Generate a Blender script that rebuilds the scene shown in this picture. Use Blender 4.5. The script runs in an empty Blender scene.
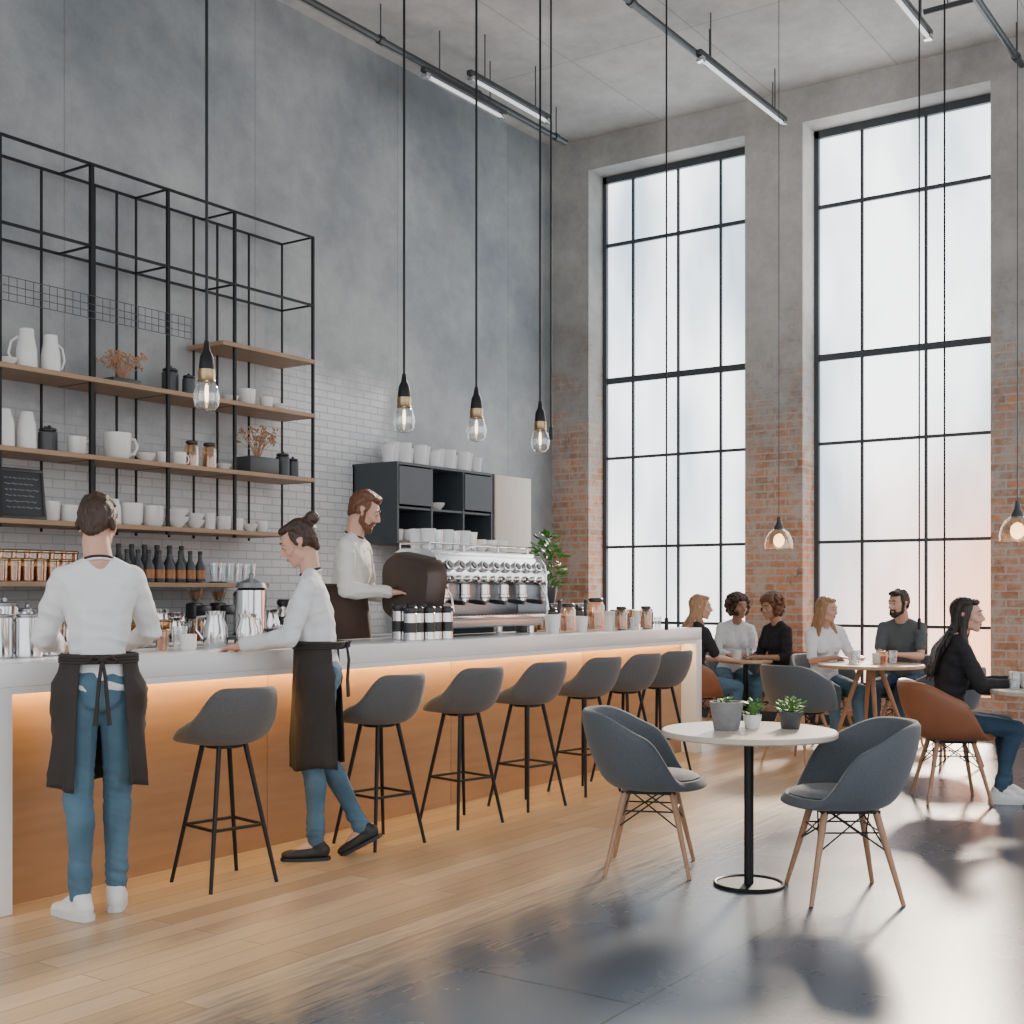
import bpy, bmesh, math, random
from mathutils import Vector, Matrix, noise
random.seed(11)
D=bpy.data; SC=bpy.context.scene; COL=SC.collection
V=Vector
rad=math.radians
# ------------------------------------------------------------------ materials
def nd(nt,t,props=None,ins=None):
    n=nt.nodes.new(t)
    for k,v in (props or {}).items(): setattr(n,k,v)
    for k,v in (ins or {}).items():
        s=n.inputs[k]
        if isinstance(v,bpy.types.NodeSocket): nt.links.new(v,s)
        else: s.default_value=v
    return n
def c4(c): return (c[0],c[1],c[2],1)
def mixc(nt,f,a,b,blend='MIX'):
    n=nt.nodes.new('ShaderNodeMix'); n.data_type='RGBA'; n.blend_type=blend
    for i,v in ((0,f),(6,a),(7,b)):
        if isinstance(v,bpy.types.NodeSocket): nt.links.new(v,n.inputs[i])
        elif i==0: n.inputs[0].default_value=v
        else: n.inputs[i].default_value=c4(v)
    return n.outputs[2]
def math_(nt,op,a,b=None,c=None,clamp=False):
    n=nt.nodes.new('ShaderNodeMath'); n.operation=op; n.use_clamp=clamp
    for i,v in enumerate((a,b,c)):
        if v is None: continue
        if isinstance(v,bpy.types.NodeSocket): nt.links.new(v,n.inputs[i])
        else: n.inputs[i].default_value=v
    return n.outputs[0]
def newmat(name):
    m=D.materials.new(name); m.use_nodes=True; nt=m.node_tree
    return m,nt,nt.nodes['Principled BSDF']
def pmat(name,color,rough=.5,metal=0,var=.08,scale=9,bump=0,stretch=None,emis=None,es=0,coat=0,sheen=0,sss=0):
    m,nt,p=newmat(name)
    tc=nd(nt,'ShaderNodeTexCoord'); vec=tc.outputs['Object']
    if stretch:
        vec=nd(nt,'ShaderNodeMapping',ins={'Vector':vec,'Scale':stretch}).outputs[0]
    no=nd(nt,'ShaderNodeTexNoise',ins={'Vector':vec,'Scale':scale,'Detail':5.0})
    a=[max(0,x*(1-var)) for x in color]; b=[min(1,x*(1+var)) for x in color]
    nt.links.new(mixc(nt,no.outputs[0],a,b),p.inputs['Base Color'])
    p.inputs['Roughness'].default_value=rough; p.inputs['Metallic'].default_value=metal
    if bump:
        bu=nd(nt,'ShaderNodeBump',ins={'Height':no.outputs[0],'Strength':bump,'Distance':.02})
        nt.links.new(bu.outputs[0],p.inputs['Normal'])
    if emis: p.inputs['Emission Color'].default_value=c4(emis); p.inputs['Emission Strength'].default_value=es
    if coat: p.inputs['Coat Weight'].default_value=coat
    if sheen: p.inputs['Sheen Weight'].default_value=sheen
    return m
def glassmat(name,tint=(.93,.96,.97),gl=.16):
    m=D.materials.new(name); m.use_nodes=True; nt=m.node_tree; nt.nodes.clear()
    out=nd(nt,'ShaderNodeOutputMaterial'); tr=nd(nt,'ShaderNodeBsdfTransparent',ins={'Color':c4(tint)})
    g=nd(nt,'ShaderNodeBsdfGlossy',ins={'Color':(1,1,1,1),'Roughness':.05})
    lw=nd(nt,'ShaderNodeLayerWeight',ins={'Blend':.35})
    f=math_(nt,'MULTIPLY_ADD',lw.outputs['Facing'],.6,gl,clamp=True)
    mx=nd(nt,'ShaderNodeMixShader',ins={0:f,1:tr.outputs[0],2:g.outputs[0]})
    nt.links.new(mx.outputs[0],out.inputs[0]); return m
M={}
M['white']=pmat('white_ceramic',(.82,.82,.80),.25,var=.03,coat=.3)
M['paper']=pmat('white_paper',(.82,.82,.82),.7,var=.03)
M['quartz']=pmat('white_quartz',(.84,.85,.86),.2,var=.04,scale=3)
M['black']=pmat('black_metal',(.018,.019,.021),.45,.6,var=.2)
M['frame']=pmat('grey_window_frame',(.06,.068,.075),.5,.2,var=.1)
M['pipe']=pmat('dark_conduit',(.07,.075,.08),.4,.6,var=.1)
M['blackp']=pmat('black_plastic',(.02,.02,.022),.35,var=.2)
M['dark']=pmat('dark_laminate',(.055,.065,.075),.5,var=.15)
M['darkceramic']=pmat('dark_ceramic',(.05,.055,.06),.4,var=.2)
M['chrome']=pmat('brushed_steel',(.74,.74,.75),.14,1,var=.08)
M['steel']=pmat('satin_steel',(.42,.43,.45),.33,1,var=.12)
M['brown']=pmat('bronze_panel',(.075,.05,.04),.3,.4,var=.2)
M['brass']=pmat('aged_brass',(.45,.32,.18),.3,1,var=.15)
M['fabric']=pmat('charcoal_fabric',(.078,.092,.106),.8,var=.3,scale=120,bump=.15,sheen=.2)
M['fabricin']=pmat('charcoal_cushion_fabric',(.13,.145,.16),.8,var=.3,scale=120,bump=.15,sheen=.2)
M['stoolf']=pmat('grey_stool_fabric',(.095,.097,.102),.8,var=.25,scale=110,bump=.15,sheen=.15)
M['leather']=pmat('tan_leather',(.28,.105,.05),.45,var=.2,bump=.05)
M['woodleg']=pmat('walnut_leg_wood',(.38,.21,.12),.45,var=.3,scale=6,stretch=(8,8,1))
M['shelfw']=pmat('oak_shelf_wood',(.36,.225,.13),.5,var=.35,scale=5,stretch=(1,10,10))
M['tablew']=pmat('pale_oak_top',(.60,.52,.43),.32,var=.15,scale=4,stretch=(1,10,1))
M['tabled']=pmat('oak_table_top',(.50,.34,.21),.36,var=.2,scale=4,stretch=(1,10,1))
M['door']=pmat('pale_birch_panel',(.68,.59,.50),.45,var=.08,scale=3,stretch=(4,4,1))
M['glass']=glassmat('clear_glass'); M['warmglass']=glassmat('warm_tinted_glass',(1,.86,.70),.10)
M['amber']=pmat('amber_coffee',(.40,.16,.05),.3,var=.5)
M['bulb']=pmat('warm_bulb',(1,.9,.75),.4,emis=(1,.74,.42),es=6)
M['led']=pmat('warm_led',(1,.75,.35),.5,emis=(1,.65,.22),es=40)
M['tube']=pmat('fluorescent_tube',(.85,.87,.9),.4,emis=(.95,.97,1),es=.6)
M['leaf']=pmat('green_leaf',(.10,.26,.05),.5,var=.5,scale=20)
M['dry']=pmat('dried_flower',(.48,.27,.15),.8,var=.4,scale=30)
M['soil']=pmat('dark_soil',(.03,.02,.015),.95,var=.3)
M['pot']=pmat('grey_stone_pot',(.20,.20,.21),.7,var=.35,scale=25,bump=.3)
M['chalk']=pmat('chalk',(.5,.5,.5),.9); M['slate']=pmat('slate_board',(.03,.035,.04),.7,var=.3)
M['shirt']=pmat('white_cotton',(.76,.78,.80),.85,var=.05,scale=6,bump=.15)
M['cream']=pmat('cream_cotton',(.76,.73,.68),.85,var=.05,scale=6,bump=.15)
M['apronk']=pmat('black_apron_cloth',(.028,.023,.021),.8,var=.3,scale=8,bump=.3)
M['apronb']=pmat('brown_apron_cloth',(.06,.032,.022),.8,var=.3,scale=8,bump=.3)
M['jeans']=pmat('blue_denim',(.075,.15,.215),.85,var=.85,scale=4,bump=.15)
M['jeansd']=pmat('dark_denim',(.03,.065,.11),.85,var=.5,scale=5,bump=.15)
M['blackc']=pmat('black_knit',(.016,.016,.019),.9,var=.3)
M['greyc']=pmat('grey_tshirt',(.09,.105,.11),.9,var=.2)
M['skin']=pmat('fair_skin',(.62,.35,.25),.5,var=.08,scale=6)
M['skind']=pmat('tan_skin',(.40,.21,.13),.5,var=.08,scale=6)
M['lips']=pmat('lip_skin',(.48,.19,.15),.45)
M['eyew']=pmat('eye_white',(.5,.48,.46),.2); M['iris']=pmat('dark_iris',(.03,.018,.01),.1)
hs=(60,60,6)
M['hbrown']=pmat('brown_hair',(.045,.022,.012),.5,var=.7,scale=1.5,stretch=hs,bump=.5)
M['hred']=pmat('auburn_hair',(.14,.055,.024),.5,var=.7,scale=1.5,stretch=hs,bump=.5)
M['hdark']=pmat('black_hair',(.018,.012,.010),.42,var=.6,scale=1.5,stretch=hs,bump=.5)
M['hblond']=pmat('blond_hair',(.36,.2,.10),.5,var=.6,scale=1.5,stretch=hs,bump=.5)
M['shoew']=pmat('white_canvas',(.76,.76,.76),.6,var=.05); M['shoeb']=pmat('black_leather',(.018,.018,.02),.5)
M['sole']=pmat('rubber_sole',(.66,.66,.64),.7)

def concrete_wall(name):
    m,nt,p=newmat(name)
    tc=nd(nt,'ShaderNodeTexCoord'); sp=nd(nt,'ShaderNodeSeparateXYZ',ins={0:tc.outputs['Object']})
    x,y,z=sp.outputs
    return m,nt,p,tc.outputs['Object'],x,y,z
def concrete_cols(nt,vec,base,k=1.0,base2=None):
    n1=nd(nt,'ShaderNodeTexNoise',ins={'Vector':vec,'Scale':.45,'Detail':7.0,'Roughness':.62}).outputs[0]
    n2=nd(nt,'ShaderNodeTexNoise',ins={'Vector':vec,'Scale':5.0,'Detail':9.0,'Roughness':.78}).outputs[0]
    f1=nd(nt,'ShaderNodeMapRange',ins={0:n1,1:.37,2:.63}).outputs[0]
    b2=base2 or base
    c=mixc(nt,f1,[v*(1-.30*k) for v in base],[v*(1+.25*k) for v in b2])
    f2=nd(nt,'ShaderNodeMapRange',ins={0:n2,1:.3,2:.7}).outputs[0]
    c2=mixc(nt,f2,(1-.2*k,)*3,(1+.13*k,)*3)
    return mixc(nt,1.0,c,c2,'MULTIPLY'),n1,n2
m,nt,p,vec,x,y,z=concrete_wall('wall_back_concrete_tile')
cc,n1,n2=concrete_cols(nt,vec,(.275,.305,.33),.9,(.33,.34,.34))
uv=nd(nt,'ShaderNodeCombineXYZ',ins={0:x,1:z,2:0.0}).outputs[0]
bj=nd(nt,'ShaderNodeTexBrick',props={'offset':0.0},ins={'Vector':uv,'Color1':(1,1,1,1),'Color2':(.92,.92,.92,1),'Mortar':(.7,.7,.7,1),'Scale':1.0,'Mortar Size':.006,'Brick Width':1.9,'Row Height':7.0})
cc=mixc(nt,1.0,cc,bj.outputs[0],'MULTIPLY')
bt=nd(nt,'ShaderNodeTexBrick',ins={'Vector':uv,'Color1':(.78,.78,.77,1),'Color2':(.66,.67,.675,1),'Mortar':(.46,.46,.46,1),'Scale':1.0,'Mortar Size':.005,'Brick Width':.2,'Row Height':.068})
nb=nd(nt,'ShaderNodeTexNoise',ins={'Vector':vec,'Scale':2.2,'Detail':6.0}).outputs[0]
fx=math_(nt,'MULTIPLY_ADD',nb,1.2,x); fx=nd(nt,'ShaderNodeMapRange',ins={0:fx,1:10.05,2:9.75}).outputs[0]
lift=nd(nt,'ShaderNodeMapRange',props={'interpolation_type':'SMOOTHSTEP'},ins={0:x,1:7.3,2:8.0,3:.75,4:0.0}).outputs[0]
fz=math_(nt,'ADD',math_(nt,'MULTIPLY_ADD',nb,.9,z),lift); fz=nd(nt,'ShaderNodeMapRange',ins={0:fz,1:3.95,2:3.6}).outputs[0]
f=math_(nt,'MULTIPLY',fx,fz)
dk=nd(nt,'ShaderNodeMapRange',props={'interpolation_type':'SMOOTHSTEP'},ins={0:x,1:7.2,2:8.1,3:.6,4:1.0}).outputs[0]
tile=mixc(nt,dk,cc,bt.outputs[0])
col=mixc(nt,f,cc,tile); nt.links.new(col,p.inputs['Base Color']); p.inputs['Roughness'].default_value=.55
hh=math_(nt,'MULTIPLY',math_(nt,'SUBTRACT',1.0,bt.outputs['Fac']),f)
hh=math_(nt,'MULTIPLY_ADD',n2,.2,hh)
nt.links.new(nd(nt,'ShaderNodeBump',ins={'Height':hh,'Strength':.35,'Distance':.01}).outputs[0],p.inputs['Normal'])
M['wallb']=m
m,nt,p,vec,x,y,z=concrete_wall('wall_window_concrete_brick')
cc,n1,n2=concrete_cols(nt,vec,(.44,.42,.395))
u=math_(nt,'ADD',x,y)
uv=nd(nt,'ShaderNodeCombineXYZ',ins={0:u,1:z,2:0.0}).outputs[0]
bt=nd(nt,'ShaderNodeTexBrick',ins={'Vector':uv,'Color1':(.66,.30,.16,1),'Color2':(.44,.21,.12,1),'Mortar':(.50,.44,.38,1),'Scale':1.0,'Mortar Size':.009,'Brick Width':.23,'Row Height':.08})
br=mixc(nt,nd(nt,'ShaderNodeMapRange',ins={0:n2,1:.46,2:.60}).outputs[0],bt.outputs[0],(.55,.45,.38))
br=mixc(nt,nd(nt,'ShaderNodeMapRange',ins={0:n2,1:.44,2:.32}).outputs[0],br,(.24,.13,.09))
nb=nd(nt,'ShaderNodeTexNoise',ins={'Vector':vec,'Scale':3.6,'Detail':9.0,'Roughness':.8}).outputs[0]
fz=math_(nt,'MULTIPLY_ADD',nb,6.5,z); fz=nd(nt,'ShaderNodeMapRange',ins={0:fz,1:7.1,2:5.6}).outputs[0]
nt.links.new(mixc(nt,fz,cc,br),p.inputs['Base Color']); p.inputs['Roughness'].default_value=.8
hh=math_(nt,'MULTIPLY',math_(nt,'SUBTRACT',1.0,bt.outputs['Fac']),fz); hh=math_(nt,'MULTIPLY_ADD',n2,.8,hh)
nt.links.new(nd(nt,'ShaderNodeBump',ins={'Height':hh,'Strength':.6,'Distance':.015}).outputs[0],p.inputs['Normal'])
M['wallw']=m
m,nt,p,vec,x,y,z=concrete_wall('ceiling_concrete')
cc,n1,n2=concrete_cols(nt,vec,(.57,.56,.54),.8)
uv=nd(nt,'ShaderNodeCombineXYZ',ins={0:x,1:y,2:0.0}).outputs[0]
bj=nd(nt,'ShaderNodeTexBrick',props={'offset':0.0},ins={'Vector':uv,'Color1':(1,1,1,1),'Color2':(.96,.96,.96,1),'Mortar':(.7,.7,.7,1),'Scale':1.0,'Mortar Size':.008,'Brick Width':2.6,'Row Height':1.3})
nt.links.new(mixc(nt,1.0,cc,bj.outputs[0],'MULTIPLY'),p.inputs['Base Color']); p.inputs['Roughness'].default_value=.85
M['ceil']=m
m,nt,p,vec,x,y,z=concrete_wall('floor_planks_and_slabs')
uv=nd(nt,'ShaderNodeCombineXYZ',ins={0:x,1:y,2:0.0}).outputs[0]
pl=nd(nt,'ShaderNodeTexBrick',props={'offset':.37},ins={'Vector':uv,'Color1':(.66,.49,.31,1),'Color2':(.50,.34,.20,1),'Mortar':(.28,.185,.11,1),'Scale':1.0,'Mortar Size':.0025,'Brick Width':1.7,'Row Height':.13})
gv=nd(nt,'ShaderNodeMapping',ins={'Vector':vec,'Scale':(1.2,16,1)}).outputs[0]
gn=nd(nt,'ShaderNodeTexNoise',ins={'Vector':gv,'Scale':2.5,'Detail':7.0,'Roughness':.6}).outputs[0]
wood=mixc(nt,1.0,pl.outputs[0],mixc(nt,gn,(.72,.70,.68),(1.2,1.2,1.2)),'MULTIPLY')
sl=nd(nt,'ShaderNodeTexBrick',props={'offset':.5},ins={'Vector':uv,'Color1':(.072,.094,.122,1),'Color2':(.082,.105,.134,1),'Mortar':(.03,.036,.044,1),'Scale':1.0,'Mortar Size':.005,'Brick Width':2.4,'Row Height':1.0})
sn=nd(nt,'ShaderNodeTexNoise',ins={'Vector':vec,'Scale':1.6,'Detail':6.0,'Roughness':.55}).outputs[0]
slab=mixc(nt,1.0,sl.outputs[0],mixc(nt,sn,(.8,.8,.8),(1.2,1.2,1.2)),'MULTIPLY')
gy=math_(nt,'MULTIPLY_ADD',gn,.8,y); f=nd(nt,'ShaderNodeMapRange',props={'interpolation_type':'SMOOTHSTEP'},ins={0:gy,1:3.05,2:3.75}).outputs[0]
nt.links.new(mixc(nt,f,slab,wood),p.inputs['Base Color'])
r=math_(nt,'MULTIPLY_ADD',sn,.10,.22); r=math_(nt,'MULTIPLY_ADD',f,.08,r); nt.links.new(r,p.inputs['Roughness'])
M['floor']=m
m,nt,p,vec,x,y,z=concrete_wall('bar_front_oak')
gv=nd(nt,'ShaderNodeMapping',ins={'Vector':vec,'Scale':(1.0,1,9)}).outputs[0]
gn=nd(nt,'ShaderNodeTexNoise',ins={'Vector':gv,'Scale':2.0,'Detail':8.0,'Distortion':.6}).outputs[0]
nt.links.new(mixc(nt,gn,(.32,.165,.078),(.50,.285,.145)),p.inputs['Base Color']); p.inputs['Roughness'].default_value=.33
M['barwood']=m
# frosted window glass, daylight painted in as its own emission, letting part of the sun through
m=D.materials.new('frosted_daylight_glass'); m.use_nodes=True; nt=m.node_tree; nt.nodes.clear()
tc=nd(nt,'ShaderNodeTexCoord'); 
mp=nd(nt,'ShaderNodeMapping',ins={'Vector':tc.outputs['Object'],'Scale':(1,1.1,.4)}).outputs[0]
no=nd(nt,'ShaderNodeTexNoise',ins={'Vector':mp,'Scale':.8,'Detail':3.0}).outputs[0]
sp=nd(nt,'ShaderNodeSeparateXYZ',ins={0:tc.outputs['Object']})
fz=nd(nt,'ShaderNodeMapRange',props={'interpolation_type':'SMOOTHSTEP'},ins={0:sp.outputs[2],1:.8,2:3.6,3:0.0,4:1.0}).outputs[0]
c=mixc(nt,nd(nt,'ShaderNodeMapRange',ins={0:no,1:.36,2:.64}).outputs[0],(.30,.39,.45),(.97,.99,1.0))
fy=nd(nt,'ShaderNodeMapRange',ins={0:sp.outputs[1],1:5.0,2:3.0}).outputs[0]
warm=math_(nt,'MULTIPLY',math_(nt,'SUBTRACT',1.0,fz),math_(nt,'MULTIPLY_ADD',fy,.85,.1),clamp=True)  # low sun glow painted into the emission, warmer downwards and to the right
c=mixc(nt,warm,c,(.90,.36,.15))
em=nd(nt,'ShaderNodeEmission',ins={'Color':c,'Strength':5.2})
trn=nd(nt,'ShaderNodeBsdfTransparent',ins={'Color':(.8,.8,.8,1)})
mx=nd(nt,'ShaderNodeMixShader',ins={0:.35,1:em.outputs[0],2:trn.outputs[0]})
nt.links.new(mx.outputs[0],nd(nt,'ShaderNodeOutputMaterial').inputs[0])
M['pane']=m

# ------------------------------------------------------------------ mesh helpers
def mk(name,bm,mat,parent=None,loc=(0,0,0),rot=0,smooth=True,ang=38):
    bmesh.ops.recalc_face_normals(bm,faces=bm.faces)
    me=D.meshes.new(name); bm.to_mesh(me); bm.free()
    me.materials.append(M[mat] if isinstance(mat,str) else mat)
    if smooth:
        me.shade_smooth(); me.set_sharp_from_angle(angle=rad(ang))
    o=D.objects.new(name,me); COL.objects.link(o); o.location=loc; o.rotation_euler=(0,0,rot)
    if parent: o.parent=parent
    return o
def emp(name,loc=(0,0,0),rot=0):
    o=D.objects.new(name,None); o.empty_display_size=.1; COL.objects.link(o); o.location=loc; o.rotation_euler=(0,0,rot); return o
def tag(o,label,cat,group=None):
    o['label']=label; o['category']=cat
    if group: o['group']=group
    return o
def struct(o): o['kind']='structure'; return o
def B(): return bmesh.new()
def box(bm,x0,x1,y0,y1,z0,z1,bev=0,seg=2):
    t=bmesh.new(); bmesh.ops.create_cube(t,size=1)
    for v in t.verts: v.co=V(((x0+x1)/2+v.co.x*(x1-x0),(y0+y1)/2+v.co.y*(y1-y0),(z0+z1)/2+v.co.z*(z1-z0)))
    if bev: bmesh.ops.bevel(t,geom=list(t.edges),offset=bev,segments=seg,affect='EDGES',profile=.5)
    join(bm,t)
def join(bm,t):
    me=D.meshes.new('t'); t.to_mesh(me); t.free(); bm.from_mesh(me); D.meshes.remove(me)
def lathe(bm,prof,seg=24,c=(0,0,0)):
    rings=[]
    for r,z in prof:
        if r<1e-6: rings.append([bm.verts.new((c[0],c[1],c[2]+z))])
        else: rings.append([bm.verts.new((c[0]+r*math.cos(2*math.pi*i/seg),c[1]+r*math.sin(2*math.pi*i/seg),c[2]+z)) for i in range(seg)])
    for a,b in zip(rings,rings[1:]):
        for i in range(seg):
            j=(i+1)%seg
            if len(a)==1 and len(b)==1: continue
            if len(a)==1: bm.faces.new((a[0],b[i],b[j]))
            elif len(b)==1: bm.faces.new((a[i],a[j],b[0]))
            else: bm.faces.new((a[i],a[j],b[j],b[i]))
def cyl(bm,r,z0,z1,c=(0,0,0),seg=20,bev=.0,r2=None):
    r2=r if r2 is None else r2
    b=bev
    if b: lathe(bm,[(0,z0),(r-b,z0),(r,z0+b),(r2,z1-b),(r2-b,z1),(0,z1)],seg,c)
    else: lathe(bm,[(0,z0),(r,z0),(r2,z1),(0,z1)],seg,c)
def tube(bm,pts,r,seg=8,closed=False):
    pts=[V(p) for p in pts]; n=len(pts)
    rs=r if isinstance(r,(list,tuple)) else [r]*n
    tan=[]
    for i in range(n):
        if closed: t=pts[(i+1)%n]-pts[i-1]
        else: t=pts[min(i+1,n-1)]-pts[max(i-1,0)]
        tan.append(t.normalized())
    up=V((0,0,1)) if abs(tan[0].z)<.9 else V((1,0,0))
    nrm=(up-tan[0]*up.dot(tan[0])).normalized(); rings=[]
    for i in range(n):
        nrm=(nrm-tan[i]*nrm.dot(tan[i])).normalized(); bi=tan[i].cross(nrm)
        rings.append([bm.verts.new(pts[i]+(nrm*math.cos(2*math.pi*k/seg)+bi*math.sin(2*math.pi*k/seg))*rs[i]) for k in range(seg)])
    m=n if closed else n-1
    for i in range(m):
        a=rings[i]; b=rings[(i+1)%n]
        for k in range(seg):
            l=(k+1)%seg; bm.faces.new((a[k],a[l],b[l],b[k]))
    if not closed: bm.faces.new(rings[0][::-1]); bm.faces.new(rings[-1])
_t=bmesh.new(); bmesh.ops.create_icosphere(_t,subdivisions=2,radius=1); ICO=[v.co.copy() for v in _t.verts]; _t.free()
def ell(c,r,R=None):
    if not isinstance(r,(tuple,list)): r=(r,r,r)
    out=[]
    for q in ICO:
        w=V((q.x*r[0],q.y*r[1],q.z*r[2]))
        if R: w=R@w
        out.append(V(c)+w)
    return out
def hull(bm,*es,zmin=None):
    t=bmesh.new()
    for e in es:
        for q in e:
            if zmin is not None and q.z<zmin: q=V((q.x,q.y,zmin))
            t.verts.new(q)
    bmesh.ops.remove_doubles(t,verts=t.verts,dist=1e-5)
    r=bmesh.ops.convex_hull(t,input=t.verts)
    dead=[g for g in set(r['geom_interior']+r['geom_unused']) if isinstance(g,bmesh.types.BMVert)]
    if dead: bmesh.ops.delete(t,geom=dead,context='VERTS')
    join(bm,t)
def sph(bm,c,r,sub=2):
    t=bmesh.new(); bmesh.ops.create_icosphere(t,subdivisions=sub,radius=1)
    if not isinstance(r,(tuple,list)): r=(r,r,r)
    for v in t.verts: v.co=V((c[0]+v.co.x*r[0],c[1]+v.co.y*r[1],c[2]+v.co.z*r[2]))
    join(bm,t)
def vox(name,bm,size,it,mat,parent=None,disp=None):
    me=D.meshes.new('tmp'); bm.to_mesh(me); bm.free()
    o=D.objects.new('tmp',me); COL.objects.link(o)
    r=o.modifiers.new('r','REMESH'); r.mode='VOXEL'; r.voxel_size=size
    s=o.modifiers.new('s','SMOOTH'); s.iterations=it; s.factor=.5
    dg=bpy.context.evaluated_depsgraph_get()
    m2=D.meshes.new_from_object(o.evaluated_get(dg)); D.objects.remove(o); D.meshes.remove(me)
    if disp:
        ns=[v.normal.copy() for v in m2.vertices]
        for v,n in zip(m2.vertices,ns): v.co=v.co+n*disp(v.co)
    m2.name=name; m2.materials.clear(); m2.materials.append(M[mat]); m2.shade_smooth()
    o=D.objects.new(name,m2); COL.objects.link(o)
    if parent: o.parent=parent
    return o
def dup(o,loc=None,rot=None,scale=None,label=None):
    def cp(a,par):
        n=a.copy(); COL.objects.link(n); n.parent=par
        for ch in list(a.children): cp(ch,n)
        return n
    n=cp(o,None)
    if loc is not None: n.location=loc
    if rot is not None: n.rotation_euler=(0,0,rot)
    if scale is not None: n.scale=(scale,)*3 if not isinstance(scale,tuple) else scale
    if label: n['label']=label
    return n

# ------------------------------------------------------------------ room shell
XW=12.3; YB=7.95; H=6.54
bm=B(); box(bm,-3,13,-5,8.4,-.2,0); struct(mk('floor',bm,'floor',smooth=False))
bm=B(); box(bm,-3,13,-5,8.4,H,H+.2); struct(mk('ceiling',bm,'ceil',smooth=False))
bm=B(); box(bm,-3,13,YB,YB+.3,0,H); struct(mk('wall_back',bm,'wallb',smooth=False))
ops=[(5.52,7.45),(3.02,4.88),(.52,2.38),(-1.98,-.12)]; ZS,ZT=.35,6.18
bm=B(); ys=[YB]+[v for o in ops for v in (o[1],o[0])]+[-5]
for i in range(0,len(ys),2): box(bm,XW,XW+.45,ys[i+1],ys[i],0,H)
for a,b in ops:
    box(bm,XW,XW+.45,a,b,0,ZS); box(bm,XW,XW+.45,a,b,ZT,H)
struct(mk('wall_right',bm,'wallw',smooth=False))
for k,(a,b) in enumerate(ops):
    X0,X1=XW+.34,XW+.40
    bm=B()
    for y in (a+.02,b-.02): box(bm,X0-.02,X1+.02,y-.028,y+.028,ZS,ZT)
    for z in (ZS+.03,ZT-.04): box(bm,X0-.02,X1+.02,a,b,z-.04,z+.04)
    w=b-a
    fr=[.2,.5,.77] if k==0 else [.27,.62]
    for f_ in fr:
        y=b-f_*w; box(bm,X0,X1,y-.014,y+.014,ZS,ZT)
    for z,h in ((5.38,.02),(3.8,.035),(2.9,.016),(1.87,.016),(1.0,.016)): box(bm,X0-.005,X1,a,b,z-h,z+h)
    wo=struct(mk('window_%d'%(k+1),bm,'frame',smooth=False))
    bm=B(); box(bm,X0+.025,X0+.035,a,b,ZS,ZT); mk('glass_pane',bm,'pane',wo,smooth=False)
bm=B(); box(bm,XW-.02,XW,-5,YB,0,.1); 
struct(mk('baseboard_right',bm,'dark',smooth=False))

# ------------------------------------------------------------------ ceiling services
def pipe(y,x0,x1,z=6.22,r=.03):
    o=emp('ceiling_pipe',((x0+x1)/2,y,z)); L=(x1-x0)/2
    bm=B(); tube(bm,[(-L,0,0),(L,0,0)],r,12)
    n=int(L*2/1.5)
    for i in range(n+1):
        xx=-L+.2+i*(2*L-.4)/n
        tube(bm,[(xx-.03,0,0),(xx+.03,0,0)],r*1.35,12)
    mk('pipe',bm,'pipe',o)
    for i in range(n+1):
        xx=-L+.2+i*(2*L-.4)/n
        bm=B(); tube(bm,[(xx,0,r),(xx,0,H-z)],.006,6); mk('hanger_rod',bm,'pipe',o)
    return tag(o,'long dark metal conduit pipe hung under the concrete ceiling','pipe','ceiling conduit pipes')
pipe(7.25,2.5,11.5); pipe(5.08,3,12.2); pipe(2.72,4,12.2)
o=emp('ceiling_pipe',(10.8,1.6,6.3)); bm=B(); tube(bm,[(0,-3,0),(0,1.6,0)],.025,10); mk('pipe',bm,'pipe',o)
for yy in (-2.5,0,1.4):
    bm=B(); tube(bm,[(0,yy,0),(0,yy,H-6.3)],.006,6); mk('hanger_rod',bm,'pipe',o)
tag(o,'thin metal conduit crossing the ceiling between longer pipes','pipe')
def fixture(x0,x1,y,z=6.08):
    L=(x1-x0)/2; o=emp('batten_light',((x0+x1)/2,y,z))
    bm=B(); box(bm,-L,L,-.03,.03,0,.05,.01); mk('housing',bm,'pipe',o)
    bm=B(); tube(bm,[(-L+.08,0,-.022),(L-.08,0,-.022)],.018,10); mk('lamp_tube',bm,'tube',o)
    for s_ in (-1,1):
        bm=B(); box(bm,s_*(L-.05)-.03,s_*(L-.05)+.03,-.035,.035,-.05,.0,.008); mk('end_cap',bm,'chrome',o)
        bm=B(); tube(bm,[(s_*(L-.25),0,.05),(s_*(L-.25),0,H-z)],.006,6); mk('hanger_rod',bm,'pipe',o)
    return tag(o,'slim tubular batten light hung beside a ceiling conduit','ceiling light','batten lights under the ceiling')
fixture(8.9,10.2,7.15); fixture(9.2,10.55,6.85); fixture(10.0,11.95,4.93); fixture(8.6,10.8,3.15)

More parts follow.
